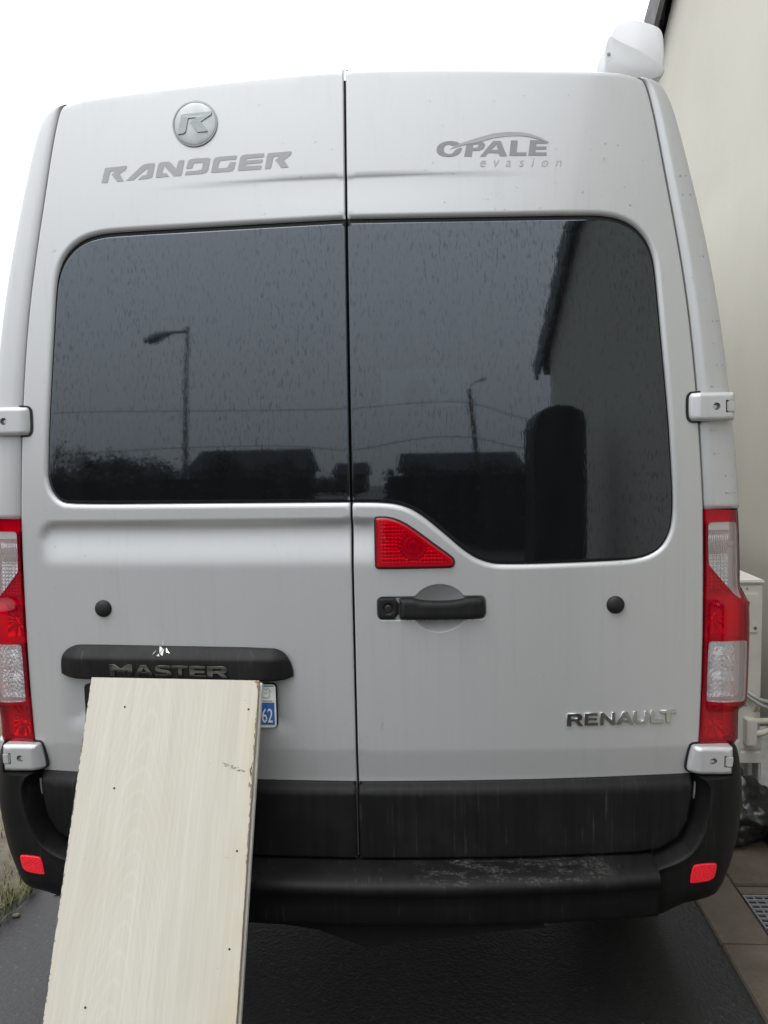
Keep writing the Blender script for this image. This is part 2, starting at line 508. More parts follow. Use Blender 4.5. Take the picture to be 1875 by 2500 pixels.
def inside(poly, P):
    P = np.asarray(P, float)
    c = np.zeros(len(P), bool)
    a = poly
    b = np.roll(poly, -1, 0)
    for (x0, z0), (x1, z1) in zip(a, b):
        if z0 == z1:
            continue
        m = ((z0 > P[:, 1]) != (z1 > P[:, 1]))
        xi = x0 + (P[:, 1] - z0) * (x1 - x0) / (z1 - z0)
        c ^= m & (P[:, 0] < xi)
    return c

def dist(poly, P, closed=True):
    P = np.asarray(P, float)
    a = poly if closed else poly[:-1]
    b = np.roll(poly, -1, 0) if closed else poly[1:]
    d = np.full(len(P), 1e9)
    for s in range(0, len(P), 4000):
        Q = P[s:s + 4000]
        ab = b - a
        L = (ab ** 2).sum(1) + 1e-18
        t = np.clip(((Q[:, None, :] - a[None]) * ab[None]).sum(2) / L[None], 0, 1)
        dd = Q[:, None, :] - (a[None] + t[..., None] * ab[None])
        d[s:s + 4000] = np.sqrt((dd ** 2).sum(2)).min(1)
    return d

def roll(d, r, depth=None):
    t = np.clip(1 - np.asarray(d) / r, 0, 0.985)
    return (depth or r) * (1 - np.sqrt(1 - t * t))

def area(p):
    q = np.roll(p, -1, 0)
    return 0.5 * (p[:, 0] * q[:, 1] - q[:, 0] * p[:, 1]).sum()

def panel(name, outer, depth, mat, parent=None, holes=(), h=0.012, thick=0.02, rings=(0.0015, 0.004, 0.008), refine=(), step=None, extra=None):
    """closed sheet over the (x, z) outline, pushed to y = depth(x, z), with returned edges"""
    step = step or h * 0.7
    loops = []
    o = resample(outer, step)
    if area(o) < 0: o = o[::-1]
    loops.append(o)
    for hl in holes:
        q = resample(hl, step)
        if area(q) > 0: q = q[::-1]
        loops.append(q)
    def ins(P):
        r = inside(loops[0], P)
        for q in loops[1:]:
            r &= ~inside(q, P)
        return r
    def dmin(P):
        d = dist(loops[0], P)
        for q in loops[1:]:
            d = np.minimum(d, dist(q, P))
        return d
    pts = [np.vstack(loops)]
    edges = []
    k = 0
    for q in loops:
        n = len(q)
        edges += [(k + i, k + (i + 1) % n) for i in range(n)]
        k += n
    last = 0.0
    for r in rings:
        cand = []
        for q in loops:
            t = np.roll(q, -1, 0) - np.roll(q, 1, 0)
            t /= np.linalg.norm(t, axis=1)[:, None] + 1e-12
            nrm = np.stack([-t[:, 1], t[:, 0]], 1)
            cand.append(q + nrm * r)
        cand = np.vstack(cand)
        ok = ins(cand) & (dmin(cand) > 0.9 * r)
        pts.append(cand[ok])
        last = r
    lo, hi = loops[0].min(0), loops[0].max(0)
    gx, gz = np.meshgrid(np.arange(lo[0], hi[0], h), np.arange(lo[1], hi[1], h))
    gx = gx + (np.arange(gx.shape[0])[:, None] % 2) * h * 0.5
    gp = np.stack([gx.ravel(), gz.ravel()], 1)
    for (x0, x1, z0, z1, hh) in refine:
        gp = gp[~((gp[:, 0] > x0) & (gp[:, 0] < x1) & (gp[:, 1] > z0) & (gp[:, 1] < z1))]
        a, b = np.meshgrid(np.arange(x0, x1, hh), np.arange(z0, z1, hh))
        gp = np.vstack([gp, np.stack([a.ravel(), b.ravel()], 1)])
    gp = gp[ins(gp)]
    if len(gp):
        gp = gp[dmin(gp) > last + 0.35 * h]
    if extra is not None:
        ex = np.array(extra)
        ex = ex[ins(ex)]
        ex = ex[dmin(ex) > 0.0006]
        if len(gp):
            dd_ = np.array([np.min((ex[:, 0] - a_) ** 2 + (ex[:, 1] - b_) ** 2) for a_, b_ in gp])
            gp = gp[dd_ > (0.0022) ** 2]
        gp = np.vstack([gp, ex])
    pts.append(gp)
    allp = np.vstack(pts)
    rv, re, rf, *_ = delaunay_2d_cdt([Vector((a, b)) for a, b in allp], edges, [], 0, 1e-7)
    V = np.array([(v.x, v.y) for v in rv])
    T = np.array([f for f in rf if len(f) == 3], int)
    cen = V[T].mean(1)
    T = T[ins(cen)]
    a, b, c = V[T[:, 0]], V[T[:, 1]], V[T[:, 2]]
    s = (b[:, 0] - a[:, 0]) * (c[:, 1] - a[:, 1]) - (b[:, 1] - a[:, 1]) * (c[:, 0] - a[:, 0])
    T[s < 0] = T[s < 0][:, ::-1]
    T = T[np.abs(s) > 1e-12]
    Y = depth(V[:, 0], V[:, 1])
    e = 4e-4
    fx = (depth(V[:, 0] + e, V[:, 1]) - depth(V[:, 0] - e, V[:, 1])) / (2 * e)
    fz = (depth(V[:, 0], V[:, 1] + e) - depth(V[:, 0], V[:, 1] - e)) / (2 * e)
    N = np.stack([fx, -np.ones_like(fx), fz], 1)
    N /= np.linalg.norm(N, axis=1)[:, None]
    verts = [np.stack([V[:, 0], Y, V[:, 1]], 1)]
    norms = [N]
    faces = [tuple(t) for t in T]
    base = len(V)
    for q in loops:
        n = len(q)
        yq = depth(q[:, 0], q[:, 1])
        t = np.roll(q, -1, 0) - np.roll(q, 1, 0)
        t /= np.linalg.norm(t, axis=1)[:, None] + 1e-12
        on = np.stack([t[:, 1], np.zeros(n), -t[:, 0]], 1)
        verts += [np.stack([q[:, 0], yq, q[:, 1]], 1), np.stack([q[:, 0], yq + thick, q[:, 1]], 1)]
        norms += [on, on]
        for i in range(n):
            j = (i + 1) % n
            faces.append((base + i, base + n + i, base + n + j, base + j))
        base += 2 * n
    verts = np.vstack(verts)
    norms = np.vstack(norms)
    me = bpy.data.meshes.new(name)
    me.from_pydata(verts.tolist(), [], [tuple(map(int, f)) for f in faces])
    me.update()
    me.shade_smooth()
    me.normals_split_custom_set_from_vertices(norms.tolist())
    return link(name, me, mat, parent)

def mirror(pts):
    return [(-a, b) for a, b in pts][::-1]

# ------------------------------------------------------------------ lettering
def glyph_mesh(name, polys, place, mat, parent, extrude=0.0006, bevel=0.0):
    """polys: closed outlines in metres (x, z), holes included; place(u, v, w) -> xyz"""
    cu = bpy.data.curves.new(name, 'CURVE')
    cu.dimensions = '2D'
    cu.fill_mode = 'BOTH'
    cu.extrude = extrude
    cu.bevel_depth = bevel
    cu.bevel_resolution = 1
    for p in polys:
        s = cu.splines.new('POLY')
        s.points.add(len(p) - 1)
        for q, (a, b) in zip(s.points, p):
            q.co = (a, b, 0, 1)
        s.use_cyclic_u = True
    o = bpy.data.objects.new(name, cu)
    C.objects.link(o)
    return curve_to(o, name, place, mat, parent)

def curve_to(o, name, place, mat, parent):
    dg = bpy.context.evaluated_depsgraph_get()
    me = bpy.data.meshes.new_from_object(o.evaluated_get(dg))
    cu = o.data
    bpy.data.objects.remove(o)
    bpy.data.curves.remove(cu)
    me.materials.clear()
    for v in me.vertices:
        v.co = place(v.co.x, v.co.y, v.co.z)
    me.name = name
    return link(name, me, mat, parent)

def text_mesh(name, txt, size, place, mat, parent, extrude=0.0004, shear=0.0, spacing=1.0, offset=0.0, align='LEFT'):
    cu = bpy.data.curves.new(name, 'FONT')
    cu.body = txt
    cu.size = size
    cu.extrude = extrude
    cu.shear = shear
    cu.space_character = spacing
    cu.offset = offset
    cu.align_x = align
    o = bpy.data.objects.new(name, cu)
    C.objects.link(o)
    return curve_to(o, name, place, mat, parent)

def on_surf(off):
    return lambda u, v, w: (u, float(surf(u, v)) - off - w, v)

# wide capitals on a unit box
GL = {
 'M': [[(0, 0), (0, 1), (.20, 1), (.5, .62), (.80, 1), (1, 1), (1, 0), (.79, 0), (.79, .56), (.57, .26), (.43, .26), (.21, .56), (.21, 0)]],
 'A': [[(0, 0), (.36, 1), (.64, 1), (1, 0), (.77, 0), (.70, .20), (.29, .20), (.22, 0)], [(.36, .38), (.63, .38), (.5, .78)]],
 'S': [[(0, .0), (.78, 0), (.95, .08), (1, .26), (.95, .46), (.78, .56), (.30, .66), (.24, .74), (.32, .80), (.96, .80), (.96, 1), (.25, 1), (.06, .93), (0, .74), (.05, .55), (.22, .45), (.70, .36), (.77, .28), (.70, .20), (0, .20)]],
 'T': [[(.38, 0), (.38, .8), (0, .8), (0, 1), (1, 1), (1, .8), (.62, .8), (.62, 0)]],
 'E': [[(0, 0), (0, 1), (.98, 1), (.98, .80), (.28, .80), (.28, .61), (.92, .61), (.92, .42), (.28, .42), (.28, .20), (1, .20), (1, 0)]],
 'R': [[(0, 0), (0, 1), (.72, 1), (.90, .93), (.97, .72), (.90, .50), (.74, .42), (1, 0), (.74, 0), (.50, .40), (.25, .40), (.25, 0)], [(.25, .58), (.62, .58), (.70, .69), (.62, .81), (.25, .81)]],
 'N': [[(0, 0), (0, 1), (.24, 1), (.78, .34), (.78, 1), (1, 1), (1, 0), (.77, 0), (.22, .66), (.22, 0)]],
 'U': [[(0, 1), (0, .38), (.07, .14), (.26, 0), (.74, 0), (.93, .14), (1, .38), (1, 1), (.76, 1), (.76, .40), (.68, .24), (.56, .19), (.44, .19), (.32, .24), (.24, .40), (.24, 1)]],
 'L': [[(0, 0), (0, 1), (.26, 1), (.26, .20), (1, .20), (1, 0)]],
}

def caps(word, bounds, x0, k, px0, zb, zslope, height, off, mat, parent, ext, bev):
    for ch, (a, b) in zip(word, bounds):
        xa, xb = x0 + (a - px0) * k, x0 + (b - px0) * k
        zz = zb + zslope * (xa - x0)
        polys = [[(xa + u * (xb - xa), zz + v * height) for u, v in p] for p in GL[ch]]
        glyph_mesh('letter', polys, off, mat, parent, ext, bev)

# ================================================================== GROUND
def sheet(name, x0, x1, y0, y1, z, mat, kind='structure'):
    o = mesh_py(name, [(x0, y0, z), (x1, y0, z), (x1, y1, z), (x0, y1, z)], [(0, 1, 2, 3)], mat)
    o['kind'] = kind
    return o

sheet('asphalt_drive', -300, 300, -300, 300, 0.0, M['asphalt'])

# earth verge on the left, its edge uneven
vs, fs = [], []
ys = np.arange(-3, 9.01, 0.05)
for i, y in enumerate(ys):
    e = -1.26 + 0.035 * math.sin(y * 7.3) + 0.025 * math.sin(y * 17.1 + 1)
    for j, (x, z) in enumerate([(e, 0.003), (e - 0.06, 0.022), (e - 0.35, 0.035), (e - 1.5, 0.05), (-9, 0.06)]):
        vs.append((x, y, z + 0.006 * math.sin(y * 23 + j * 2)))
for i in range(len(ys) - 1):
    for j in range(4):
        a = i * 5 + j
        fs.append((a, a + 5, a + 6, a + 1))
tag(mesh_py('earth_verge', vs, fs, M['soil'], smooth=True), kind='structure')

# ================================================================== VAN
van = empty('camper_van', (0, 2.0, 0))
tag(van, 'silver high-roof camper van seen from behind, wet with rain', 'van')

# inner (door seam) and outer edge of the rear frame, right half, bottom to roof centre
INN = [(.820, .61), (.8265, .66), (.8310, .75), (.8400, .812), (.8420, .824), (.8430, .836), (.8470, .95), (.8490, 1.1), (.8480, 1.25), (.8452, 1.388), (.8449, 1.397), (.8446, 1.407), (.8335, 1.60), (.8225, 1.74), (.8065, 1.90), (.7835, 2.052),
       (.7570, 2.20), (.7395, 2.313), (.7300, 2.36), (.7195, 2.408), (.7110, 2.424), (.6950, 2.4335), (.600, 2.4415), (.450, 2.4490), (.300, 2.4560), (.150, 2.4625), (0, 2.4655)]
OUT = [(.930, .61), (.945, .66), (.952, .75), (.953, .812), (.953, .824), (.953, .836), (.955, .95), (.955, 1.1), (.950, 1.25), (.9415, 1.388), (.9408, 1.397), (.9400, 1.407), (.9235, 1.60), (.9060, 1.74), (.8850, 1.905), (.8580, 2.05),
       (.8255, 2.20), (.7980, 2.313), (.7860, 2.36), (.7690, 2.402), (.7500, 2.4225), (.7150, 2.4355), (.600, 2.4440), (.450, 2.4515), (.300, 2.4590), (.150, 2.4650), (0, 2.4680)]
def densify(A, B, n=3):
    A2, B2 = [], []
    for i in range(len(A) - 1):
        for k in range(n):
            t = k / n
            A2.append(tuple(np.array(A[i]) * (1 - t) + np.array(A[i + 1]) * t))
            B2.append(tuple(np.array(B[i]) * (1 - t) + np.array(B[i + 1]) * t))
    return A2 + [A[-1]], B2 + [B[-1]]
IN3, OU3 = densify(INN, OUT)
def smooth_line(L):
    a = np.array(L)
    for _ in range(4):
        a[1:-1] = 0.25 * a[:-2] + 0.5 * a[1:-1] + 0.25 * a[2:]
    return a
IN3, OU3 = smooth_line(IN3), smooth_line(OU3)
def body_half(sg):
    vs, fs = [], []
    rings = [('i', -.045, .035), ('i', .0, .035), ('i', .0006, .009), ('i', .0028, .0042), ('m', .35, .002), ('m', .70, .003), ('m', .86, .006), ('m', .95, .014), ('m', .99, .026), ('o', 0, .045), ('o', .012, .12), ('o', .030, .6), ('o', .034, 2.0), ('o', .034, 3.9)]
    n = len(IN3)
    nr = np.zeros_like(IN3)
    d = OU3 - IN3
    L = np.linalg.norm(d, axis=1)[:, None]
    nr = d / np.maximum(L, 1e-6)
    for i in range(n):
        if L[i] < 0.012: nr[i] = (0, 1)
    for kind, a, dy in rings:
        for i in range(n):
            if kind == 'i': p = IN3[i] + nr[i] * a
            elif kind == 'm': p = IN3[i] * (1 - a) + OU3[i] * a
            else: p = OU3[i] + nr[i] * a * (0.4 if L[i] < 0.012 else 1)
            y = float(surf(IN3[i][0] if kind == 'i' else p[0], p[1])) + dy
            if 0.826 < p[1] < 1.3985 and dy < 0.1 and kind != 'i' or (kind == 'i' and a > 0 and 0.826 < p[1] < 1.3985):
                y = float(surf(p[0], p[1])) + .075            # pocket that takes the tail lamp
            drop = .016 * float(sstep(.70, .64, IN3[i][0])) if L[i] < .03 else 0.0
            vs.append((sg * p[0], y + drop, p[1] - drop))
    for r in range(len(rings) - 1):
        for i in range(n - 1):
            a = r * n + i
            f = (a, a + n, a + n + 1, a + 1)
            fs.append(f if sg > 0 else f[::-1])
    return vs, fs
v1, f1 = body_half(1)
v2, f2 = body_half(-1)
k = len(v1)
body = mesh_py('body_shell', v1 + v2, f1 + [tuple(i + k for i in f) for f in f2], M['paint'], van, smooth=True)

# dark cabin behind the tinted glass; bulkhead added, its opening shapes the pale patch of light
bm = bmesh.new()
for args in [(-.90, .90, 3.80, 3.84, .5, 1.83), (-.90, .90, 3.80, 3.84, 2.10, 2.44), (-.90, -.16, 3.80, 3.84, 1.83, 2.10), (.46, .90, 3.80, 3.84, 1.83, 2.10)]:
    bm_box(bm, *args)
bm_obj('added_bulkhead', bm, M['cabin'], van)
def lining(name, pts, y0, y1):
    vs = [(a, y0, b) for a, b in pts] + [(a, y1, b) for a, b in pts]
    n = len(pts)
    return mesh_py(name, vs, [(i, i + 1, n + i + 1, n + i) for i in range(n - 1)], M['cabin'], van)
sec = [(a * 0.96, b - 0.02) for a, b in INN]
lining('cabin_lining', [(0, 0.52)] + sec + [(-a, b) for a, b in sec[::-1]][1:] + [(0, 0.52)], 0.16, 3.82)
disc_y('cab_headrest', .10, 1.90, 3.55, 3.65, .10, M['cabin'], van, bev=0.03)
box('underbody', -.88, .88, .06, 4.0, .44, .50, M['under'], van)
# axle, exhaust box and spare wheel that hang below
bm = bmesh.new()
bm_tube(bm, [(-.8, 1.05, .35), (.8, 1.05, .35)], .05, 12)
bm_obj('rear_axle', bm, M['under'], van, True)
bm = bmesh.new()
prof = [(.10, .335), (.30, .335), (.345, .36), (.35, .40), (.33, .44)]
vsw, fsw = [], []
for (r, z) in prof:
    for q in range(40):
        vsw.append((.10 + r * math.cos(q * math.pi / 20), .52 + r * math.sin(q * math.pi / 20), z))
for i in range(len(prof) - 1):
    for q in range(40):
        fsw.append((i * 40 + q, i * 40 + (q + 1) % 40, (i + 1) * 40 + (q + 1) % 40, (i + 1) * 40 + q))
fsw.append(tuple(range(40))[::-1])
bm.free()
mesh_py('spare_wheel', vsw, fsw, M['rubber'], van, smooth=True)
def wheel(x, y):
    w = empty('wheel', (x, y, .345))
    w.parent = van
    w.matrix_parent_inverse = parent_world(van).inverted()
    for nm, prof, mt in (('tyre', [(.20, -.10), (.30, -.105), (.335, -.08), (.345, -.04), (.345, .04), (.335, .08), (.30, .105), (.20, .10)], M['rubber']),
                         ('rim', [(.02, -.05), (.10, -.06), (.17, -.03), (.20, -.09), (.205, .09)], M['steel'])):
        vs, fs = [], []
        for (r, dx) in prof:
            for q in range(32):
                vs.append((x + dx, y + r * math.cos(q * math.pi / 16), .345 + r * math.sin(q * math.pi / 16)))
        for i in range(len(prof) - 1):
            for q in range(32):
                fs.append((i * 32 + q, i * 32 + (q + 1) % 32, (i + 1) * 32 + (q + 1) % 32, (i + 1) * 32 + q))
        if nm == 'rim': fs.append(tuple(range(32)))
        o = mesh_py(nm, vs, fs, mt, w, smooth=True)
for x in (-.83, .83):
    wheel(x, 1.05)

# ------------------------------------------------------------------ rear doors
CR = IN3.copy()
seam = [(a - 0.0032, b) for a, b in IN3 if 0.80 < b < 2.423]              # door edge beside the pillar
top_in = [(a, b - 0.003 + .0095 * float(sstep(.715, .655, a))) for a, b in IN3 if b >= 2.423 and a > 0.004]
XS = 0.0028
low = [(XS, .5475), (.22, .549), (.43, .5505), (.684, .557), (.742, .565), (.787, .5925), (.810, .6356), (.8200, .698), (.8225, .752), (.8330, .79)]
side_up = [(p[0], p[1]) for p in seam]
outline_R = low + side_up + top_in + [(XS, 2.4720)]
AP_top = [(XS, 2.1105), (.31, 2.1058), (.56, 2.1048), (.608, 2.1028), (.648, 2.0945), (.682, 2.076), (.709, 2.046), (.7235, 2.011), (.7305, 1.971), (.7430, 1.81), (.7592, 1.627), (.7657, 1.52)]
GL_top = [(.0036, 2.0990), (.31, 2.0945), (.56, 2.0935), (.605, 2.0918), (.643, 2.0840), (.675, 2.0680), (.701, 2.0410), (.7165, 2.008), (.7255, 1.970), (.7385, 1.81), (.7550, 1.627), (.7615, 1.52)]
AP_botR = [(.7702, 1.442), (.7702, 1.388), (.7620, 1.343), (.7395, 1.3075), (.696, 1.2865), (.620, 1.2810), (.3645, 1.2770), (.3185, 1.2845), (.2750, 1.3070), (.2120, 1.3645), (.1600, 1.4075), (.1195, 1.4265), (.0735, 1.4328), (XS, 1.4340)]
GL_botR = [(.7660, 1.442), (.7660, 1.3885), (.7580, 1.346), (.737, 1.3117), (.6945, 1.2912), (.6195, 1.2875), (.3645, 1.2835), (.3218, 1.2906), (.2795, 1.3128), (.2165, 1.3701), (.1640, 1.4136), (.1218, 1.4330), (.0740, 1.4391), (.0036, 1.4402)]
AP_botL = [(.7665, 1.505), (.7585, 1.4710), (.7380, 1.4465), (.7100, 1.4375), (.3700, 1.4368), (XS, 1.4345)]
GL_botL = [(.7620, 1.510), (.7540, 1.4740), (.7340, 1.4510), (.7090, 1.4442), (.3700, 1.4430), (.0036, 1.4408)]
def soft(L): return [tuple(p) for p in chaikin(L, 2, closed=False)]
apR = soft(AP_top + AP_botR)
apL = soft(AP_top + AP_botL)
glR = soft(GL_top + GL_botR)
glL = soft(GL_top + GL_botL)
# one outline per door: up the seam, across the top, down the middle and round the window notch
doorR = np.array(outline_R + apR)
doorL = np.array(outline_R + apL) * np.array([-1, 1])
topR = np.array([p for p in top_in if p[0] < .715] + [(XS, 2.4720)]); topL = topR * np.array([-1, 1])
outerR = np.array(outline_R); outerL = outerR * np.array([-1, 1])

def rbox(x, z, x0, x1, z0, z1, r):
    qx = np.abs(x - (x0 + x1) / 2) - (x1 - x0) / 2 + r
    qz = np.abs(z - (z0 + z1) / 2) - (z1 - z0) / 2 + r
    return np.hypot(np.maximum(qx, 0), np.maximum(qz, 0)) + np.minimum(np.maximum(qx, qz), 0) - r

def door_features(x, z, right):
    """pressings shared by both doors"""
    y = surf(x, z)
    # crease above the window, fading to both sides
    zc = 2.2155 - 0.010 * (x / 0.45) ** 2
    amp = 0.0034 * sstep(0.52, 0.05, np.abs(x))
    t = zc - z
    y = y + amp * (sstep(-0.003, 0.012, t) - sstep(0.012, 0.12, t))
    # bead under the window
    if right:
        ind = 1.4015 - z
        mask = sstep(0.085, 0.035, x)
    else:
        ind = -rbox(x, z, -.803, .60, .60, 1.4015, .055)
        mask = sstep(-0.805, -0.74, x) * .55 + .45
    y = y + mask * 0.0135 * sstep(0.0, 0.026, ind) * (1 - sstep(0.030, 0.125, 1.4015 - z))
    # tuck-in of the door foot
    y = y + 0.11 * np.maximum(0, 0.826 - z) - 0.11 * np.maximum(0, 0.752 - z)
    return y

apRn, apLn = np.array(apR), np.array(apL) * np.array([-1, 1])
def depth_R(x, z):
    x = np.asarray(x, float); z = np.asarray(z, float)
    P = np.stack([x, z], 1)
    y = door_features(x, z, True)
    y = y + roll(dist(outerR, P), 0.0036) + roll(dist(topR, P, False), 0.014, 0.009) * sstep(.715, .655, np.abs(x)) + roll(dist(apRn, P, False), 0.013, 0.009)
    # finger cup behind the handle and the seat of the grip
    rho2 = ((x - .2087) / .0675) ** 2 + ((z - 1.1757) / .0590) ** 2
    cup = 0.028 * np.clip(1 - rho2, 0, 1) ** 0.75
    seat = 0.007 * sstep(0.0015, -0.004, rbox(x, z, .0575, .3205, 1.1475, 1.2045, .014))
    return y + np.maximum(cup, seat)

def depth_L(x, z):
    x = np.asarray(x, float); z = np.asarray(z, float)
    P = np.stack([x, z], 1)
    y = door_features(x, z, False)
    y = y + roll(dist(outerL, P), 0.0036) + roll(dist(topL, P, False), 0.014, 0.009) * sstep(.715, .655, np.abs(x)) + roll(dist(apLn, P, False), 0.013, 0.009)
    # number plate pocket
    sd_ = rbox(x, z, -.760, -.145, .855, 1.075, .045)
    return y + 0.010 * sstep(0.006, -0.066, sd_)

cupx = [(.2087 + .0675 * k_ * math.cos(t), 1.1757 + .0590 * k_ * math.sin(t)) for k_ in (.84, .90, .945, .975, .995, 1.012, 1.04) for t in np.linspace(0, 2 * math.pi, 110, endpoint=False)]
for k_ in (-.005, -.003, -.001, .0012, .003):
    x0_, x1_, z0_, z1_, r_ = .0575 - k_, .3205 + k_, 1.1475 - k_, 1.2045 + k_, .014 + k_
    rr_ = []
    for (cx_, cz_, a_) in ((x1_ - r_, z1_ - r_, 0), (x0_ + r_, z1_ - r_, 90), (x0_ + r_, z0_ + r_, 180), (x1_ - r_, z0_ + r_, 270)):
        rr_ += [(cx_ + r_ * math.cos(math.radians(a_ + t)), cz_ + r_ * math.sin(math.radians(a_ + t))) for t in np.linspace(0, 90, 9)]
    cupx += [tuple(q) for q in resample(np.array(rr_), .004)]
dR = panel('rear_door', doorR, depth_R, M['paint'], van, h=0.014, thick=0.022, rings=(.0006, .0015, .003, .005, .009, .013),
           extra=cupx,
           refine=[(.05, .33, 1.11, 1.245, .0060), (.006, .12, 1.25, 1.42, .008), (.006, .8, 2.16, 2.23, .007)])
tag(dR, 'right rear door with handle and third brake lamp')
dL = panel('rear_door', doorL, depth_L, M['paint'], van, h=0.014, thick=0.022, rings=(.0006, .0015, .003, .005, .009, .013),
           refine=[(-.83, -.008, 1.25, 1.42, .008), (-.78, -.12, .82, 1.10, .009), (-.8, -.006, 2.16, 2.23, .007)])
tag(dL, 'left rear door with number plate pocket')

def offset_poly(p, d):
    p = np.array(p)
    if area(p) < 0: p = p[::-1]
    t = np.roll(p, -1, 0) - np.roll(p, 1, 0)
    t /= np.linalg.norm(t, axis=1)[:, None] + 1e-12
    return p + np.stack([t[:, 1], -t[:, 0]], 1) * d

for gl_, dr, sg in ((glR, dR, 1), (glL, dL, -1)):
    gp = np.array(gl_) * np.array([sg, 1])
    gp = resample(gp, 0.01)
    def dg_(x, z, gp=gp):
        return surf(x, z) + 0.0045 + roll(dist(gp, np.stack([x, z], 1)), 0.003, 0.0015)
    panel('window_pane', gp, dg_, M['glass'], dr, h=0.03, thick=0.004, rings=(.0006, .0015, .003))
    big = offset_poly(gp, 0.022)
    big[:, 0] = np.where(sg * big[:, 0] < 0.003, sg * 0.003, big[:, 0])
    sm = offset_poly(gp, -0.022)
    panel('window_seal', big, lambda x, z: surf(x, z) + 0.0125, M['rubber'], dr, holes=[sm], h=0.03, thick=0.01, rings=())

box('door_gasket', -.03, .03, .020, .035, .55, 2.445, M['rubber'], van).data.transform(Matrix.Identity(4))
# gasket follows the lean of the doors
for v in [o for o in van.children if o.name.startswith('door_gasket')][0].data.vertices:
    v.co.y += float(surf(0, v.co.z))

# black cladding along the foot of each door
for dr, sg in ((dR, 1), (dL, -1)):
    cl_o = [(.0040, .7410), (.43, .7440), (.8205, .7490), (.8185, .698), (.8078, .637), (.7855, .5948), (.7410, .5672), (.684, .5592), (.43, .5538), (.0040, .5508)]
    cp = resample(np.array(cl_o) * np.array([sg, 1]), 0.01)
    def dc(x, z, cp=cp):
        zt = 0.741 + 0.0098 * np.abs(x)
        y = surf(x, z) + 0.0 - 0.016 * sstep(0.0, 0.026, zt - z) + 0.03 * np.maximum(0, .70 - z)
        return y + roll(dist(cp, np.stack([x, z], 1)), 0.005, 0.004)
    panel('door_cladding', cp, dc, M['clad'], dr, h=0.02, thick=0.02, rings=(.001, .003, .006, .014, .022))

# round rubber door stops
for dr, sg in ((dR, 1), (dL, -1)):
    y = float(surf(.6312, 1.1768))
    disc_y('door_stop', sg * .6312, 1.1768, y - .003, y + .01, .0215, M['rubber'], dr, dome=.010)

# third brake lamp
bl = empty('brake_lamp', (.12, 0, 1.28))
bl.parent = van
bl.matrix_parent_inverse = parent_world(van).inverted()
BRK = [(.0572, 1.3910), (.0580, 1.3960), (.0630, 1.3980), (.0916, 1.3972), (.1241, 1.3852), (.1563, 1.3628), (.1994, 1.3293), (.237, 1.3013), (.2438, 1.2930), (.2440, 1.2850), (.2400, 1.2780), (.2313, 1.2761), (.0646, 1.2755), (.0585, 1.2780), (.0570, 1.2830)]
bk = resample(chaikin(BRK, 1), 0.006)
panel('lens', bk, lambda x, z: surf(x, z) - .009 + roll(dist(bk, np.stack([x, z], 1)), .006, .005), M['red'], bl, h=.012, thick=.012, rings=(.001, .003, .006))
bk2 = offset_poly(bk, .003)
panel('lamp_rim', bk2, lambda x, z: surf(x, z) - .0022, M['rubber'], bl, holes=[offset_poly(bk, -.0015)], h=.02, thick=.004, rings=())
def facet_plate(name, poly, yfun, nx, nz, amp, mat, parent, seed=1):
    """mirror facets of a lamp reflector: every cell tilted its own way"""
    r = np.random.default_rng(seed)
    poly = np.array(poly)
    lo, hi = poly.min(0), poly.max(0)
    vs, fs = [], []
    for i in range(nx):
        for j in range(nz):
            x0, x1 = lo[0] + (hi[0] - lo[0]) * i / nx, lo[0] + (hi[0] - lo[0]) * (i + 1) / nx
            z0, z1 = lo[1] + (hi[1] - lo[1]) * j / nz, lo[1] + (hi[1] - lo[1]) * (j + 1) / nz
            cx, cz = (x0 + x1) / 2, (z0 + z1) / 2
            if not inside(poly, np.array([(cx, cz)]))[0]: continue
            a, b = r.normal(0, amp, 2)
            b += .38
            y = float(yfun(cx, cz)) + r.uniform(0, .003)
            q = len(vs)
            for (x, z) in ((x0, z0), (x1, z0), (x1, z1), (x0, z1)):
                vs.append((x, y + a * (x - cx) + b * (z - cz), z))
            fs.append((q, q + 1, q + 2, q + 3))
    return mesh_py(name, vs, fs, mat, parent)
panel('reflector', offset_poly(bk, -.003), lambda x, z: surf(x, z) - .0012, M['lampwall'], bl, h=.02, thick=.002, rings=())
def brake_optics(x, z):
    r_ = np.hypot(x - .148, z - 1.3285)
    near = sstep(.040, .030, r_)
    a_ = np.arctan2(z - 1.3285, x - .148)
    rays = .0011 * np.sin(a_ * 22) * sstep(.010, .018, r_)
    cells = .0016 * np.abs(np.sin(x * math.pi / .0085) * np.sin(z * math.pi / .0085))
    return surf(x, z) - .0046 - near * (rays - .0016 * np.cos(r_ * 520)) - (1 - near) * cells
panel('prism_plate', offset_poly(bk, -.012), brake_optics, M['chrome'], bl, h=.0019, thick=.002, rings=(), step=.004)
disc_y('bulb', .148, 1.3285, float(surf(.148, 1.33)) - .0078, .003, .0105, M['bulb'], bl, bev=.001)

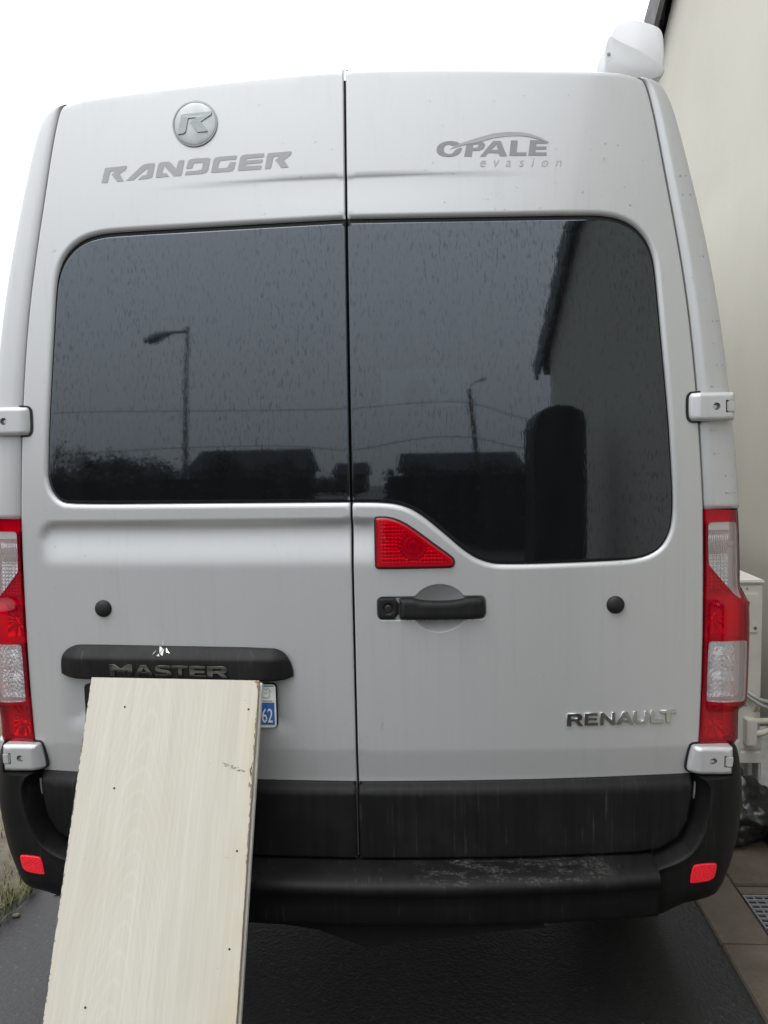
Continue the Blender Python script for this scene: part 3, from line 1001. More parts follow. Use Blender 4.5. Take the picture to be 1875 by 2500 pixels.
# door handle
hd = empty('door_handle', (.19, 0, 1.15))
hd.parent = van
hd.matrix_parent_inverse = parent_world(van).inverted()
gr = chaikin([(.1118, 1.2005), (.1350, 1.2005), (.1500, 1.1995), (.1630, 1.1950), (.2100, 1.1930), (.2570, 1.1955), (.2720, 1.2005), (.3000, 1.2015), (.3150, 1.1985), (.3180, 1.1850), (.3180, 1.1640), (.3140, 1.1535), (.3000, 1.1508), (.2100, 1.1492), (.1300, 1.1500), (.1112, 1.1510), (.1112, 1.1560), (.1116, 1.1950)], 1)
gr = resample(gr, .005)
panel('grip', gr, lambda x, z: surf(x, z) - .020 + roll(dist(gr, np.stack([x, z], 1)), .013, .012) + .006 * ((x - .215) / .1) ** 2, M['black'], hd, h=.006, thick=.016, rings=(.001, .003, .006, .010))
lk = resample(chaikin([(.0600, 1.1950), (.0620, 1.2005), (.0680, 1.2020), (.1095, 1.2020), (.1095, 1.1512), (.0680, 1.1512), (.0615, 1.1530), (.0595, 1.1590)], 1), .005)
panel('lock_cover', lk, lambda x, z: surf(x, z) - .006 + roll(dist(lk, np.stack([x, z], 1)), .006, .005) + .004 * sstep(.015, .011, np.hypot(x - .0845, z - 1.1765)), M['black'], hd, h=.004, thick=.013, rings=(.001, .003, .006))
yk = float(surf(.085, 1.1765))
disc_y('lock_cylinder', .0845, 1.1765, yk - .004, yk + .004, .0085, M['darktrim'], hd, bev=.001)
box('key_slot', .0835, .0855, yk - .0046, yk - .003, 1.1725, 1.1805, M['rubber'], hd)
# water beads hanging from the grip
bm = bmesh.new()
for x in (.108, .131, .140, .152, .163, .172, .186, .197, .204, .222, .231, .246, .259, .271, .288):
    r = random.uniform(.0012, .0024)
    q = bmesh.ops.create_icosphere(bm, subdivisions=1, radius=r)
    for v in q['verts']:
        v.co = Vector((x + v.co.x, float(surf(x, 1.15)) - .012 + v.co.y, 1.1495 - r * .4 + v.co.z))
tag(bm_obj('hanging_drops', bm, M['drop'], hd, True), kind='stuff')

# plate garnish with the word MASTER
gar = [(-.7510, 1.0040), (-.7512, 1.0250), (-.7480, 1.0500), (-.7390, 1.0700), (-.7210, 1.0820), (-.6880, 1.0850), (-.45, 1.0838), (-.2030, 1.0810), (-.1770, 1.0725), (-.1610, 1.0520), (-.1530, 1.0290), (-.1512, 1.0040), (-.2300, 1.0022), (-.6740, 1.0012)]
gn = resample(chaikin(gar, 1), .007)
def dgarn(x, z):
    y = surf(x, z) - .006 - .026 * sstep(1.086, 1.053, z) + .004 * sstep(1.053, 1.004, z)
    y = y + .018 * sstep(.245, .303, np.abs(x + .4515))
    rec = sstep(-.665, -.655, x) * sstep(-.250, -.260, x) * sstep(1.0545, 1.0515, z)
    return y + roll(dist(gn, np.stack([x, z], 1)), .007, .006) + .0015 * rec
ga = panel('plate_garnish', gn, dgarn, M['black'], van, h=.012, thick=.03, rings=(.001, .003, .006), refine=[(-.74, -.16, 1.035, 1.072, .008)])
def on_garn(u, v, w):
    return (u, float(dgarn(np.array([u]), np.array([v]))[0]) - .0015 - w, v)
caps('MASTER', [(65, 365), (388, 650), (670, 885), (895, 1105), (1128, 1335), (1358, 1625)], -.6087, .0001928, 65, 1.0133, -.006, .0298, on_garn, M['darktrim'], ga, .0014, .0006)
# torn clear sticker left on the garnish
vsx, fsx = [], []
def tape_y(x, z):
    return (float(dgarn(np.array([x]), np.array([z]))[0]) if z < 1.0835 else float(surf(x, z)) - .004) - .0022
for tri in ([(-.4820, 1.0860), (-.4770, 1.1029), (-.4735, 1.0865)], [(-.4865, 1.0850), (-.4830, 1.0700), (-.4760, 1.0790)], [(-.4820, 1.0690), (-.4730, 1.0650), (-.4735, 1.0800)],
            [(-.5010, 1.0670), (-.4930, 1.0770), (-.4945, 1.0715)], [(-.4880, 1.0645), (-.4800, 1.0640), (-.4850, 1.0700)], [(-.4690, 1.0810), (-.4570, 1.0700), (-.4665, 1.0725)]):
    q = len(vsx)
    vsx += [(a, tape_y(a, b) - .0006 * k_, b) for k_, (a, b) in enumerate(tri)]
    fsx.append((q, q + 1, q + 2))
tag(mesh_py('torn_sticker', vsx, fsx, M['shard'], ga), 'torn scrap of clear sticker')

# number plate
npl = empty('number_plate', (-.44, 0, .88))
npl.parent = van
npl.matrix_parent_inverse = parent_world(van).inverted()
def pl_y(x): return 0.030 + 0.0 * x
def plate_rect(name, x0, x1, z0, z1, y, mat, r=.004, t=.002):
    p = [(x0 + r, z0), (x1 - r, z0), (x1 - r * .3, z0 + r * .3), (x1, z0 + r), (x1, z1 - r), (x1 - r * .3, z1 - r * .3), (x1 - r, z1), (x0 + r, z1), (x0 + r * .3, z1 - r * .3), (x0, z1 - r), (x0, z0 + r), (x0 + r * .3, z0 + r * .3)]
    n = len(p)
    vs = [(a, y, b) for a, b in p] + [(a, y + t, b) for a, b in p]
    fs = [tuple(range(n))] + [(i, n + i, n + (i + 1) % n, (i + 1) % n) for i in range(n)]
    return mesh_py(name, vs, fs, mat, npl)
YP = -0.004
plate_rect('plate_frame', -.6800, -.1945, .8795, .9915, YP + .002, M['black'], .009, .008)
plate_rect('plate_face', -.6450, -.1970, .8815, .9895, YP, M['plate'], .007)
plate_rect('blue_band', -.2440, -.2010, .8890, .9440, YP - .0012, M['blue'], .001, .001)
plate_rect('region_band', -.2440, -.2010, .9845, .9875, YP - .0012, M['teal'], .001, .001)
plate_rect('region_field', -.2440, -.2030, .9450, .9840, YP - .0012, M['plate'], .001, .001)
def on_plate(off): return lambda u, v, w: (u, YP - off - w, v)
t62 = text_mesh('digits', '62', .0500, lambda u, v, w: (-.2330 + u * .56, YP - .0018 - w, .8950 + v), M['white'], npl, .0003, offset=.0004)
# outline map emblem
em = [(-.2330, .9735), (-.2285, .9735), (-.2285, .9790), (-.2245, .9808), (-.2205, .9765), (-.2165, .9808), (-.2115, .9785), (-.2110, .9735), (-.2075, .9725), (-.2105, .9690), (-.2125, .9640), (-.2105, .9595), (-.2140, .9575), (-.2170, .9592), (-.2215, .9570), (-.2255, .9585), (-.2300, .9600), (-.2285, .9660), (-.2300, .9700)]
bm = bmesh.new()
bm_tube(bm, [(a, YP - .0022, b) for a, b in em] + [(em[0][0], YP - .0022, em[0][1])], .00055, 5)
bm_tube(bm, [(-.2285, .9735 * 0 + YP - .0022, .9735), (-.2205, YP - .0022, .9670), (-.2110, YP - .0022, .9735)], .0004, 5)
bm_obj('region_emblem', bm, M['ink'], npl)
box('region_caption', -.2400, -.2050, YP - .0020, YP - .0010, .9484, .9502, M['ink'], npl)

# chrome maker's name
caps('RENAULT', [(80, 300), (325, 505), (540, 748), (772, 1000), (1005, 1205), (1245, 1420), (1385, 1590)], .5144, .000175, 80, .8808, .010, .0300, on_surf(.0022), M['bright'], dR, .0016, .0007)

# vinyl lettering of the converter, left door
RAND = {
'R': [(-.6046, 2.2256), (-.5961, 2.2602), (-.5937, 2.2622), (-.5403, 2.2639), (-.5387, 2.2626), (-.5403, 2.2573), (-.5456, 2.2525), (-.5578, 2.2446), (-.5473, 2.2267), (-.564, 2.226), (-.5789, 2.2452), (-.567, 2.2529), (-.5807, 2.2526), (-.5827, 2.2498), (-.5885, 2.2268), (-.5908, 2.2248)],
'A': [(-.5412, 2.2272), (-.5031, 2.2601), (-.4956, 2.2643), (-.4865, 2.266), (-.47, 2.2664), (-.467, 2.2639), (-.4739, 2.2343), (-.4769, 2.2309), (-.4837, 2.2291), (-.5105, 2.2278), (-.5002, 2.2369), (-.4912, 2.2382), (-.4881, 2.241), (-.4851, 2.256), (-.5214, 2.2285), (-.5252, 2.2277)],
'N': [(-.4659, 2.2324), (-.4595, 2.2617), (-.455, 2.2661), (-.449, 2.2673), (-.4325, 2.2674), (-.4273, 2.2644), (-.414, 2.2492), (-.4087, 2.2659), (-.4064, 2.2687), (-.3938, 2.2691), (-.3931, 2.2672), (-.3999, 2.2343), (-.4029, 2.2309), (-.42, 2.2309), (-.4445, 2.2576), (-.4486, 2.2429), (-.4469, 2.2399), (-.4379, 2.239), (-.4317, 2.2308), (-.4611, 2.2299), (-.4649, 2.2304)],
'D': [(-.3892, 2.2489), (-.3834, 2.2666), (-.3775, 2.2702), (-.3628, 2.2711), (-.3326, 2.2711), (-.3282, 2.2681), (-.3343, 2.2413), (-.3387, 2.2358), (-.3468, 2.2337), (-.3631, 2.2326), (-.3922, 2.232), (-.3895, 2.2395), (-.3865, 2.2412), (-.363, 2.2412), (-.3504, 2.2437), (-.3464, 2.26), (-.3629, 2.2595), (-.3701, 2.2594), (-.3732, 2.2487), (-.3776, 2.2471), (-.388, 2.2471)],
'G': [(-.3269, 2.2366), (-.3209, 2.2651), (-.3172, 2.2699), (-.3083, 2.2719), (-.2645, 2.273), (-.2626, 2.2713), (-.2642, 2.2656), (-.2674, 2.2633), (-.3018, 2.2623), (-.3055, 2.2607), (-.3093, 2.2465), (-.3078, 2.2442), (-.2895, 2.2444), (-.2858, 2.2459), (-.2814, 2.255), (-.2777, 2.2573), (-.2668, 2.2576), (-.2656, 2.2556), (-.2706, 2.2394), (-.275, 2.236), (-.2823, 2.2348), (-.3233, 2.234), (-.3265, 2.2344)],
'E': [(-.2614, 2.2375), (-.255, 2.2673), (-.2506, 2.2721), (-.2441, 2.2736), (-.1976, 2.2748), (-.1955, 2.2728), (-.197, 2.2664), (-.1999, 2.2647), (-.2369, 2.264), (-.2401, 2.2608), (-.2384, 2.2592), (-.2014, 2.2602), (-.1992, 2.2587), (-.2014, 2.2523), (-.2036, 2.2514), (-.2392, 2.2504), (-.2428, 2.2473), (-.2414, 2.2458), (-.2044, 2.2457), (-.2022, 2.2438), (-.2038, 2.2374), (-.2067, 2.2361), (-.2546, 2.2352), (-.2597, 2.2359)],
'Q': [(-.1951, 2.237), (-.189, 2.2703), (-.1854, 2.2744), (-.1313, 2.2761), (-.1288, 2.2738), (-.1314, 2.2675), (-.1481, 2.2554), (-.1367, 2.2378), (-.1547, 2.2372), (-.1696, 2.2565), (-.158, 2.2652), (-.1717, 2.2652), (-.1739, 2.2624), (-.1792, 2.2398), (-.1821, 2.2363)],
}
for k_, p_ in RAND.items():
    glyph_mesh('letter', [p_], on_surf(.0006), M['vinyl'], dL, .00015)
# round badge with the slanted R
bd = empty('round_badge', (-.3662, .06, 2.30))
bd.parent = van
bd.matrix_parent_inverse = parent_world(van).inverted()
bcx, bcz, brx, brz = -.3662, 2.3560, .0547, .0552
bo = np.array([(bcx + brx * math.cos(a), bcz + brz * math.sin(a)) for a in np.linspace(0, 2 * math.pi, 64, endpoint=False)])
BRp = [(-.4079, 2.3301), (-.3979, 2.375), (-.3944, 2.3775), (-.3227, 2.3813), (-.324, 2.3737), (-.3495, 2.357), (-.3336, 2.3349), (-.3349, 2.3328), (-.3573, 2.3317), (-.3762, 2.3566), (-.3598, 2.3683), (-.3797, 2.3674), (-.3814, 2.3654), (-.3875, 2.3352), (-.3928, 2.3309)]
def d_badge(x, z):
    rho = np.hypot((x - bcx) / brx, (z - bcz) / brz)
    return surf(x, z) - .0060 * np.sqrt(np.clip(1.02 - rho ** 2, 0, 1)) - .002
panel('dome', bo, d_badge, M['badge'], bd, h=.006, thick=.004, rings=(.001, .003), step=.006)
bo2 = np.array([(bcx + (brx + .0012) * math.cos(a), bcz + (brz + .0012) * math.sin(a)) for a in np.linspace(0, 2 * math.pi, 64, endpoint=False)])
bo3 = np.array([(bcx + (brx - .0030) * math.cos(a), bcz + (brz - .0030) * math.sin(a)) for a in np.linspace(0, 2 * math.pi, 64, endpoint=False)])
panel('badge_ring', bo2, lambda x, z: d_badge(x, z) - .0012, M['badge_rim'], bd, holes=[bo3], h=.006, thick=.004, rings=(), step=.006)
glyph_mesh('letter', [BRp], lambda u, v, w: (u, float(d_badge(np.array([u]), np.array([v]))[0]) * .5 + .5 * (float(surf(u, v)) - .0075) - .0012 - w, v), M['badge_mark'], bd, .0008, .0003)

OP = {
'O': [[(.216, 2.2663), (.2204, 2.2768), (.2321, 2.2832), (.2468, 2.2859), (.2636, 2.2839), (.274, 2.2783), (.255, 2.2731), (.2467, 2.2781), (.2372, 2.2752), (.2333, 2.2658), (.2359, 2.2582), (.2442, 2.2544), (.2547, 2.2555), (.2612, 2.2649), (.2777, 2.2707), (.2758, 2.2602), (.2652, 2.251), (.2483, 2.2473), (.2294, 2.25), (.219, 2.2567)]],
'P': [[(.2819, 2.2477), (.2876, 2.2768), (.3139, 2.2828), (.3265, 2.281), (.3323, 2.2745), (.3283, 2.265), (.3178, 2.2607), (.302, 2.2605), (.2997, 2.2472)], [(.304, 2.2753), (.3138, 2.276), (.3169, 2.2717), (.3116, 2.268), (.3026, 2.2679)]],
'A': [[(.3192, 2.2466), (.3507, 2.2829), (.3685, 2.2824), (.3829, 2.2456), (.3658, 2.246), (.3627, 2.2535), (.3386, 2.2542), (.3318, 2.2463)], [(.3461, 2.2614), (.3589, 2.2737), (.3614, 2.261)]],
'L': [[(.3882, 2.2465), (.3926, 2.2828), (.4089, 2.2824), (.4057, 2.2541), (.4292, 2.2536), (.4286, 2.2455)]],
'E': [[(.4328, 2.2459), (.4381, 2.2824), (.4607, 2.2819), (.4778, 2.2737), (.4532, 2.2736), (.4521, 2.2672), (.4766, 2.2667), (.476, 2.2597), (.4509, 2.2598), (.4501, 2.2531), (.4765, 2.2525), (.4762, 2.2449)]],
}
for k_, p_ in OP.items():
    if k_ == 'O':
        p_ = [list(map(tuple, chaikin(p_[0], 1)))]
    glyph_mesh('letter', p_, on_surf(.0006), M['vinyl_dark'], dR, .00015)
SW = [(.2469, 2.2657), (.2719, 2.2783), (.3099, 2.29), (.352, 2.3005), (.3814, 2.3033), (.4129, 2.3025), (.44, 2.2972), (.4629, 2.2882), (.4826, 2.2772), (.4795, 2.2751), (.4545, 2.2852), (.4336, 2.291), (.4127, 2.2936), (.3812, 2.2933), (.3518, 2.2898), (.3181, 2.2812), (.276, 2.274)]
glyph_mesh('logo_swoosh', [SW], on_surf(.0010), M['vinyl_light'], dR, .00015)
ev_y = {}
for i, ch in enumerate('evasion'):
    x0 = [.3162, .3478, .3780, .4096, .4382, .4610, .4950][i]
    text_mesh('letter', ch, .0325, lambda u, v, w, x0=x0: (x0 + u, float(surf(x0 + u, 2.222 + v)) - .0006 - w, 2.2220 - .024 * (x0 - .3162) + v), M['vinyl_light'], dR, .00015, shear=.22, offset=.0)

# ------------------------------------------------------------------ tail lamps
LI = [(.8360, .8235), (.8395, .8638), (.8435, .975), (.8455, 1.0852), (.8460, 1.1944), (.8445, 1.3027), (.8420, 1.4034)]
LO = [(.9318, 1.399), (.9360, 1.3338), (.9395, 1.2391), (.9395, 1.2120), (.9500, 1.1940), (.9615, 1.1725), (.9640, 1.1134), (.9630, 1.0200), (.9610, .9347), (.9560, .9100), (.9420, .9010), (.9415, .8186), (.9350, .8145)]
def lamp_depth_fn(sg):
    lo = np.array(LO) * np.array([sg, 1])
    lo = resample(chaikin(lo, 1, False), .01, False)
    inn = np.array(LI) * np.array([sg, 1])
    top = np.array([(.80 * sg, 1.4034), (1.0 * sg, 1.399)])
    def f(x, z):
        x = np.asarray(x, float); z = np.asarray(z, float)
        P = np.stack([x, z], 1)
        bulge = sstep(.905, .925, z) * sstep(1.205, 1.165, z)
        y = surf(x, z) - .006 - .012 * bulge * sstep(.845, .90, np.abs(x))
        y = y + roll(dist(lo, P, False), .030, .034) + roll(dist(inn, P, False), .005, .004)
        return y
    return f
def tail_lamp(sg, lab):
    L = empty('tail_lamp', (sg * .89, 0, .82))
    L.parent = van
    L.matrix_parent_inverse = parent_world(van).inverted()
    tag(L, lab)
    f = lamp_depth_fn(sg)
    full = [(a + .003, b) for a, b in LI] + LO
    mm = lambda pts: [(sg * a, b) for a, b in pts]
    cu = [(.8520, 1.3640), (.8550, 1.3700), (.8630, 1.3720), (.9120, 1.3720), (.9210, 1.3700), (.9245, 1.3640), (.9275, 1.3020), (.9290, 1.2200), (.9350, 1.1900), (.9330, 1.1840), (.9180, 1.1960), (.8900, 1.2280), (.8580, 1.2650), (.8535, 1.2750)]
    clw = [(.8562, 1.0760), (.8600, 1.0825), (.8680, 1.0835), (.9400, 1.0850), (.9480, 1.0835), (.9505, 1.0780), (.9490, .9420), (.9460, .9350), (.9380, .9325), (.8600, .9325), (.8545, .9345), (.8535, .9400)]
    cu = chaikin(mm(cu), 1); clw = chaikin(mm(clw), 1)
    fl = resample(mm(full), .008)
    panel('red_lens', fl, f, M['red'], L, holes=[cu, clw], h=.011, thick=.045, rings=(.001, .003, .006))
    panel('clear_lens', offset_poly(cu, -.0004), lambda x, z: f(x, z) + .0004, M['clear'], L, h=.012, thick=.012, rings=(.001,))
    panel('clear_lens', offset_poly(clw, -.0004), lambda x, z: f(x, z) + .0004, M['clear'], L, h=.012, thick=.012, rings=(.001,))
    back = lambda x, z: f(np.asarray(x), np.asarray(z)) * 0 + surf(x, z) + .034
    panel('lamp_housing', offset_poly(fl, -.003), back, M['lampwall'], L, h=.02, thick=.01, rings=())
    one = lambda fn: (lambda a, b: float(np.asarray(fn(np.array([a]), np.array([b])))[0]))
    clo = [p for p in mm([(.8570, .937), (.9260, .937), (.9260, 1.080), (.8570, 1.080)])]
    rr = np.random.default_rng(11)
    ph = rr.uniform(0, 6.28, 6)
    def rough_optics(x, z):
        u_, w_ = sg * x, z
        a_ = np.sin(u_ * 270 + 2.2 * np.sin(w_ * 110 + ph[0]) + ph[1]) * np.sin(w_ * 250 + 2.4 * np.sin(u_ * 120 + ph[2]) + ph[3])
        return surf(x, z) + .012 - .0062 * np.abs(a_) - .25 * (w_ - 1.01) * .12
    panel('reflector', clo, rough_optics, M['chrome'], L, h=.0021, thick=.002, rings=(), step=.004)
    # upper reflector: fine ribs above, a square grid below
    gq = mm([(.8560, 1.2080), (.9080, 1.1990), (.9080, 1.2920), (.8560, 1.2920)])
    def grid_optics(x, z):
        return surf(x, z) + .012 - .0032 * np.minimum(np.abs(np.sin(sg * x * math.pi / .0090)), np.abs(np.sin(z * math.pi / .0090))) - .35 * (1.29 - z) * .25
    panel('reflector', gq, grid_optics, M['chrome'], L, h=.0018, thick=.002, rings=(), step=.004)
    bm = bmesh.new()
    for i in range(11):
        x = .8575 + i * .0046
        bm_tube(bm, [(sg * x, float(surf(x, 1.3)) + .016, 1.292), (sg * (x + .002), float(surf(x, 1.33)) + .012, 1.325), (sg * (x + .004), float(surf(x, 1.35)) + .013, 1.352)], .0016, 5)
    bm_obj('reflector_ribs', bm, M['chrome'], L, True)
    disc_y('bulb', sg * .9110, 1.318, float(surf(.9, 1.318)) + .008, .06, .0085, M['bulb'], L, bev=.003)
    box('lamp_shade', *sorted((sg * .8560, sg * .9050)), .052, .058, 1.352, 1.3735, M['lampwall'], L)
    for (za, zb, sd_) in ((1.098, 1.180, 21), (.835, .915, 22)):
        q = mm([(.8580, za), (.9030, za), (.9030, zb), (.8580, zb)])
        zc_ = (za + zb) / 2
        def bowl(x, z, zc_=zc_):
            r_ = np.hypot(sg * x - .876, z - zc_)
            return surf(x, z) + .020 - 3.0 * r_ ** 2 - .0012 * np.abs(np.sin(np.arctan2(z - zc_, sg * x - .876) * 7)) - .08 * (zc_ - z) * .3
        panel('reflector', q, bowl, M['chrome'], L, h=.003, thick=.002, rings=(), step=.004)
    rim = offset_poly(fl, .0025)
    panel('lamp_gasket', rim, lambda x, z: surf(x, z) + .022, M['rubber'], L, holes=[offset_poly(fl, -.0015)], h=.03, thick=.02, rings=())
    return L
tail_lamp(1, 'right tail lamp, red with two clear windows')
tail_lamp(-1, 'left tail lamp, red with two clear windows')

# ------------------------------------------------------------------ door hinges
def hinge(sg, z0, z1, x0, x1, low_, lab):
    H = empty('door_hinge', (sg * .86, 0, z0))
    H.parent = van
    H.matrix_parent_inverse = parent_world(van).inverted()
    tag(H, lab)
    zm = (z0 + z1) / 2
    off = .021 if not low_ else .030
    o = chaikin([(x0 + .012, z0), (x1 - .004, z0), (x1, z0 + .004), (x1, z1 - .004), (x1 - .004, z1), (x0 + .010, z1), (x0 + .002, z1 - .006), (x0, z1 - .016), (x0, z0 + .014), (x0 + .004, z0 + .004)], 1)
    if low_:
        o = chaikin([(x0 + .012, z0), (x1 - .004, z0), (x1, z0 + .004), (x1, z1 - .004), (x1 - .004, z1), (x0 + .014, z1), (x0 + .006, z1 - .006), (x0 - .004, z0 + .012), (x0, z0 + .004)], 1)
    o = resample(o * np.array([sg, 1]), .006)
    tab = resample(np.array([(x1 - .023, zm - .0145), (x1 - .003, zm - .0145), (x1 - .003, zm + .0145), (x1 - .023, zm + .0145)]) * np.array([sg, 1]), .006)
    hc = np.array([(sg * (.865) + .0088 * math.cos(a), zm + .0088 * math.sin(a)) for a in np.linspace(0, 2 * math.pi, 20, endpoint=False)])
    def f(x, z):
        d = dist(o, np.stack([x, z], 1))
        y = surf(sg * .84, z) - off + roll(d, .011, .011) + .010 * sstep(x0 + .026, x0, np.abs(x))
        return y
    panel('hinge_cover', o, f, M['paint'], H, holes=[hc, tab], h=.007, thick=off + .012, rings=(.0008, .002, .004, .007, .011))
    yb = float(surf(.84, zm)) - off
    disc_y('bolt_recess', sg * .865, zm, yb + .009, yb + .02, .0087, M['steel'], H, bev=.001)
    disc_y('bolt_head', sg * .8615, zm - .001, yb + .004, yb + .02, .0050, M['paint'], H, bev=.001)
    box('hinge_pin', *sorted((sg * (x1 - .0195), sg * (x1 - .0015))), yb - .0015, yb + .02, zm - .0138, zm + .0138, M['paint'], H, bev=.003)
    g_ = offset_poly(o, .0045)  # black plate standing in for the shaded gap beside the hinge
    g_[:, 0] = np.where(np.abs(g_[:, 0]) > x0 + .030, sg * (x0 + .030), g_[:, 0])
    panel('hinge_gap_shade', g_, lambda x, z: surf(x, z) - .0025, M['rubber'], H, h=.02, thick=.006, rings=())
hinge(1, 1.6125, 1.6800, .8030, .9090, False, 'upper right door hinge')
hinge(-1, 1.6125, 1.6830, .8020, .9090, False, 'upper left door hinge')
hinge(1, .7570, .8270, .8110, .9130, True, 'lower right door hinge')
hinge(-1, .7570, .8270, .8110, .9120, True, 'lower left door hinge')

# ------------------------------------------------------------------ bumper
bp = empty('rear_bumper', (0, -.05, .40))
bp.parent = van
bp.matrix_parent_inverse = parent_world(van).inverted()
# centre step, extruded across with the bow of the rear
sec = [(.040, .548), (-.005, .546), (-.060, .541), (-.072, .5385), (-.086, .534), (-.096, .529), (-.101, .522), (-.102, .513), (-.098, .503), (-.090, .497), (-.088, .470), (-.084, .432), (-.078, .418), (-.064, .410), (-.02, .404), (.06, .400)]
xs_ = np.linspace(-.722, .722, 61)
vs, fs = [], []
for x in xs_:
    for (y, z) in sec:
        vs.append((x, y + .060 * (x / .84) ** 2, z + .012 * (x / .84) ** 2))
n = len(sec)
for i in range(len(xs_) - 1):
    for j in range(n - 1):
        a = i * n + j
        fs.append((a, a + 1, a + n + 1, a + n))
cs = mesh_py('bumper_step', vs, fs, M['bumper'], bp, smooth=True)
BO = [(.9290, .8315), (.9450, .8050), (.9560, .7127), (.9560, .6692), (.9500, .6100), (.9400, .5545), (.9255, .5031), (.9000, .4430), (.8780, .4270), (.8403, .4165), (.7800, .4085), (.7250, .4075)]
BI = [(.7250, .5520), (.7480, .5600), (.7940, .5890), (.8170, .6330), (.8275, .6980), (.8300, .7480), (.8330, .7540), (.9100, .7560), (.9120, .8290)]
RG = [(.8200, .7700), (.8415, .7529), (.8569, .7274), (.8545, .6814), (.8361, .6048), (.7953, .5560), (.7250, .5333)]
def bumper_corner(sg):
    poly = np.array(BI + BO) * np.array([sg, 1])
    poly = resample(poly, .008)
    bo_ = resample(chaikin(np.array(BO) * np.array([sg, 1]), 2, False), .008, False)
    bi_ = resample(np.array(BI[:6]) * np.array([sg, 1]), .008, False)
    rg_ = resample(chaikin(np.array(RG) * np.array([sg, 1]), 2, False), .008, False)
    def f(x, z):
        P = np.stack([np.asarray(x, float), np.asarray(z, float)], 1)
        di = dist(bi_, P, False); dr_ = dist(rg_, P, False)
        s = di / (di + dr_ + 1e-6)                       # 0 at the door, 1 on the ridge
        rpoly = np.vstack([[(sg * .70, .575)], bi_ + np.array([-sg * .010, .012]), [(sg * .80, .80)], rg_, [(sg * .70, .531)]])
        inr = inside(rpoly, P)
        lip = np.where(inr, .012 - .062 * (s * s * (3 - 2 * s)) ** .8, -.050)
        y = surf(x, z) + lip - .0025 * np.exp(-(dr_ / .007) ** 2)
        y = y + roll(dist(bo_, P, False), .075, .085) * (.25 + .75 * sstep(.73, .82, np.abs(P[:, 0]))) + .06 * np.maximum(0, .47 - P[:, 1])
        # seat of the reflector
        return y
    na = 70
    ri_ = lambda L_: np.array([np.interp(np.linspace(0, 1, na), np.linspace(0, 1, len(L_)), L_[:, c_]) for c_ in (0, 1)]).T
    a_, b_ = ri_(bi_[::-1]), ri_(rg_)
    bx_ = np.vstack([a_ * (1 - t) + b_ * t for t in (.15, .3, .45, .6, .75, .88, .95, 1.0, 1.06, 1.14, 1.25)])
    o = panel('bumper_corner', poly, f, M['bumper'], bp, h=.012, thick=.16, rings=(.001, .003, .007, .013), extra=bx_)
    rf = chaikin([(.8100, .5400), (.8180, .5455), (.8640, .5475), (.8700, .5430), (.8670, .5160), (.8620, .5080), (.8500, .5020), (.8090, .4980), (.8035, .5020)], 1)
    rf = resample(rf * np.array([sg, 1]), .006)
    panel('reflector', rf, lambda x, z: f(x, z) - .004 + roll(dist(rf, np.stack([x, z], 1)), .003, .002), M['reflex'], bp, h=.008, thick=.01, rings=(.001, .003))
    return o
bumper_corner(1)
bumper_corner(-1)
# floor behind the bumper closes the view under the doors
box('bumper_beam', -.70, .70, .02, .10, .42, .545, M['under'], bp)
# dented splash guard hanging under the middle
gd = [(-.30, .405), (-.18, .400), (-.10, .388), (-.02, .358), (.03, .343), (.08, .352), (.145, .364), (.25, .378), (.34, .392), (.45, .402)]
vs = [(a, -.05, b) for a, b in gd] + [(a, -.045, .412) for a, b in gd]
m_ = len(gd)
mesh_py('splash_guard', vs, [(i, i + 1, m_ + i + 1, m_ + i) for i in range(m_ - 1)], M['under'], bp)

# ------------------------------------------------------------------ awning on the roof edge
aw = empty('awning', (.77, .45, 2.50))
aw.parent = van
aw.matrix_parent_inverse = parent_world(van).inverted()
AW = [(.6860, 2.555), (.6855, 2.620), (.6880, 2.652), (.6964, 2.684), (.7060, 2.7020), (.7200, 2.7140), (.7467, 2.7192), (.7769, 2.7155), (.8173, 2.7020), (.8370, 2.6915), (.8460, 2.6760), (.8490, 2.640), (.8500, 2.6080), (.8465, 2.5840), (.8300, 2.560), (.760, 2.548)]
aw_o = chaikin(AW, 2)
def extr(name, poly, y0, y1, mat, parent, bev=.01):
    poly = np.array(poly)
    n = len(poly)
    cen = poly.mean(0)
    rings_ = [(y0 + bev * (1 - math.sin(t)), 1 - bev * 3.0 * (1 - math.cos(t))) for t in np.linspace(math.pi / 2, 0, 6)] + [(y1, 1.0)]
    vs = []
    for (yy, k_) in rings_:
        vs += [(a, yy, b) for a, b in cen + (poly - cen) * k_]
    fs = [tuple(range(n))]
    for k_ in range(len(rings_) - 1):
        for i in range(n):
            j = (i + 1) % n
            fs.append((k_ * n + i, (k_ + 1) * n + i, (k_ + 1) * n + j, k_ * n + j))
    m_ = len(rings_) - 1
    fs.append(tuple(range(m_ * n, m_ * n + n))[::-1])
    me_ = mesh_py(name, vs, fs, mat, parent, smooth=True)
    return me_
extr('case', aw_o, .418, 3.6, M['awning'], aw, .040)
endc = [(.6835, 2.545), (.6840, 2.628), (.6870, 2.650), (.6935, 2.6720), (.7010, 2.6720), (.7167, 2.6600), (.7471, 2.6448), (.7877, 2.6252), (.8201, 2.6060), (.8470, 2.5850), (.8440, 2.566), (.8300, 2.556), (.760, 2.542)]
extr('end_cap', chaikin(endc, 1), .414, .52, M['awning2'], aw, .012)
disc_y('cap_screw', .6940, 2.6235, .4120, .45, .0045, M['steel'], aw, bev=.001)
disc_y('cap_screw', .8440, 2.612, .4465, .46, .0045, M['steel'], aw, bev=.001)
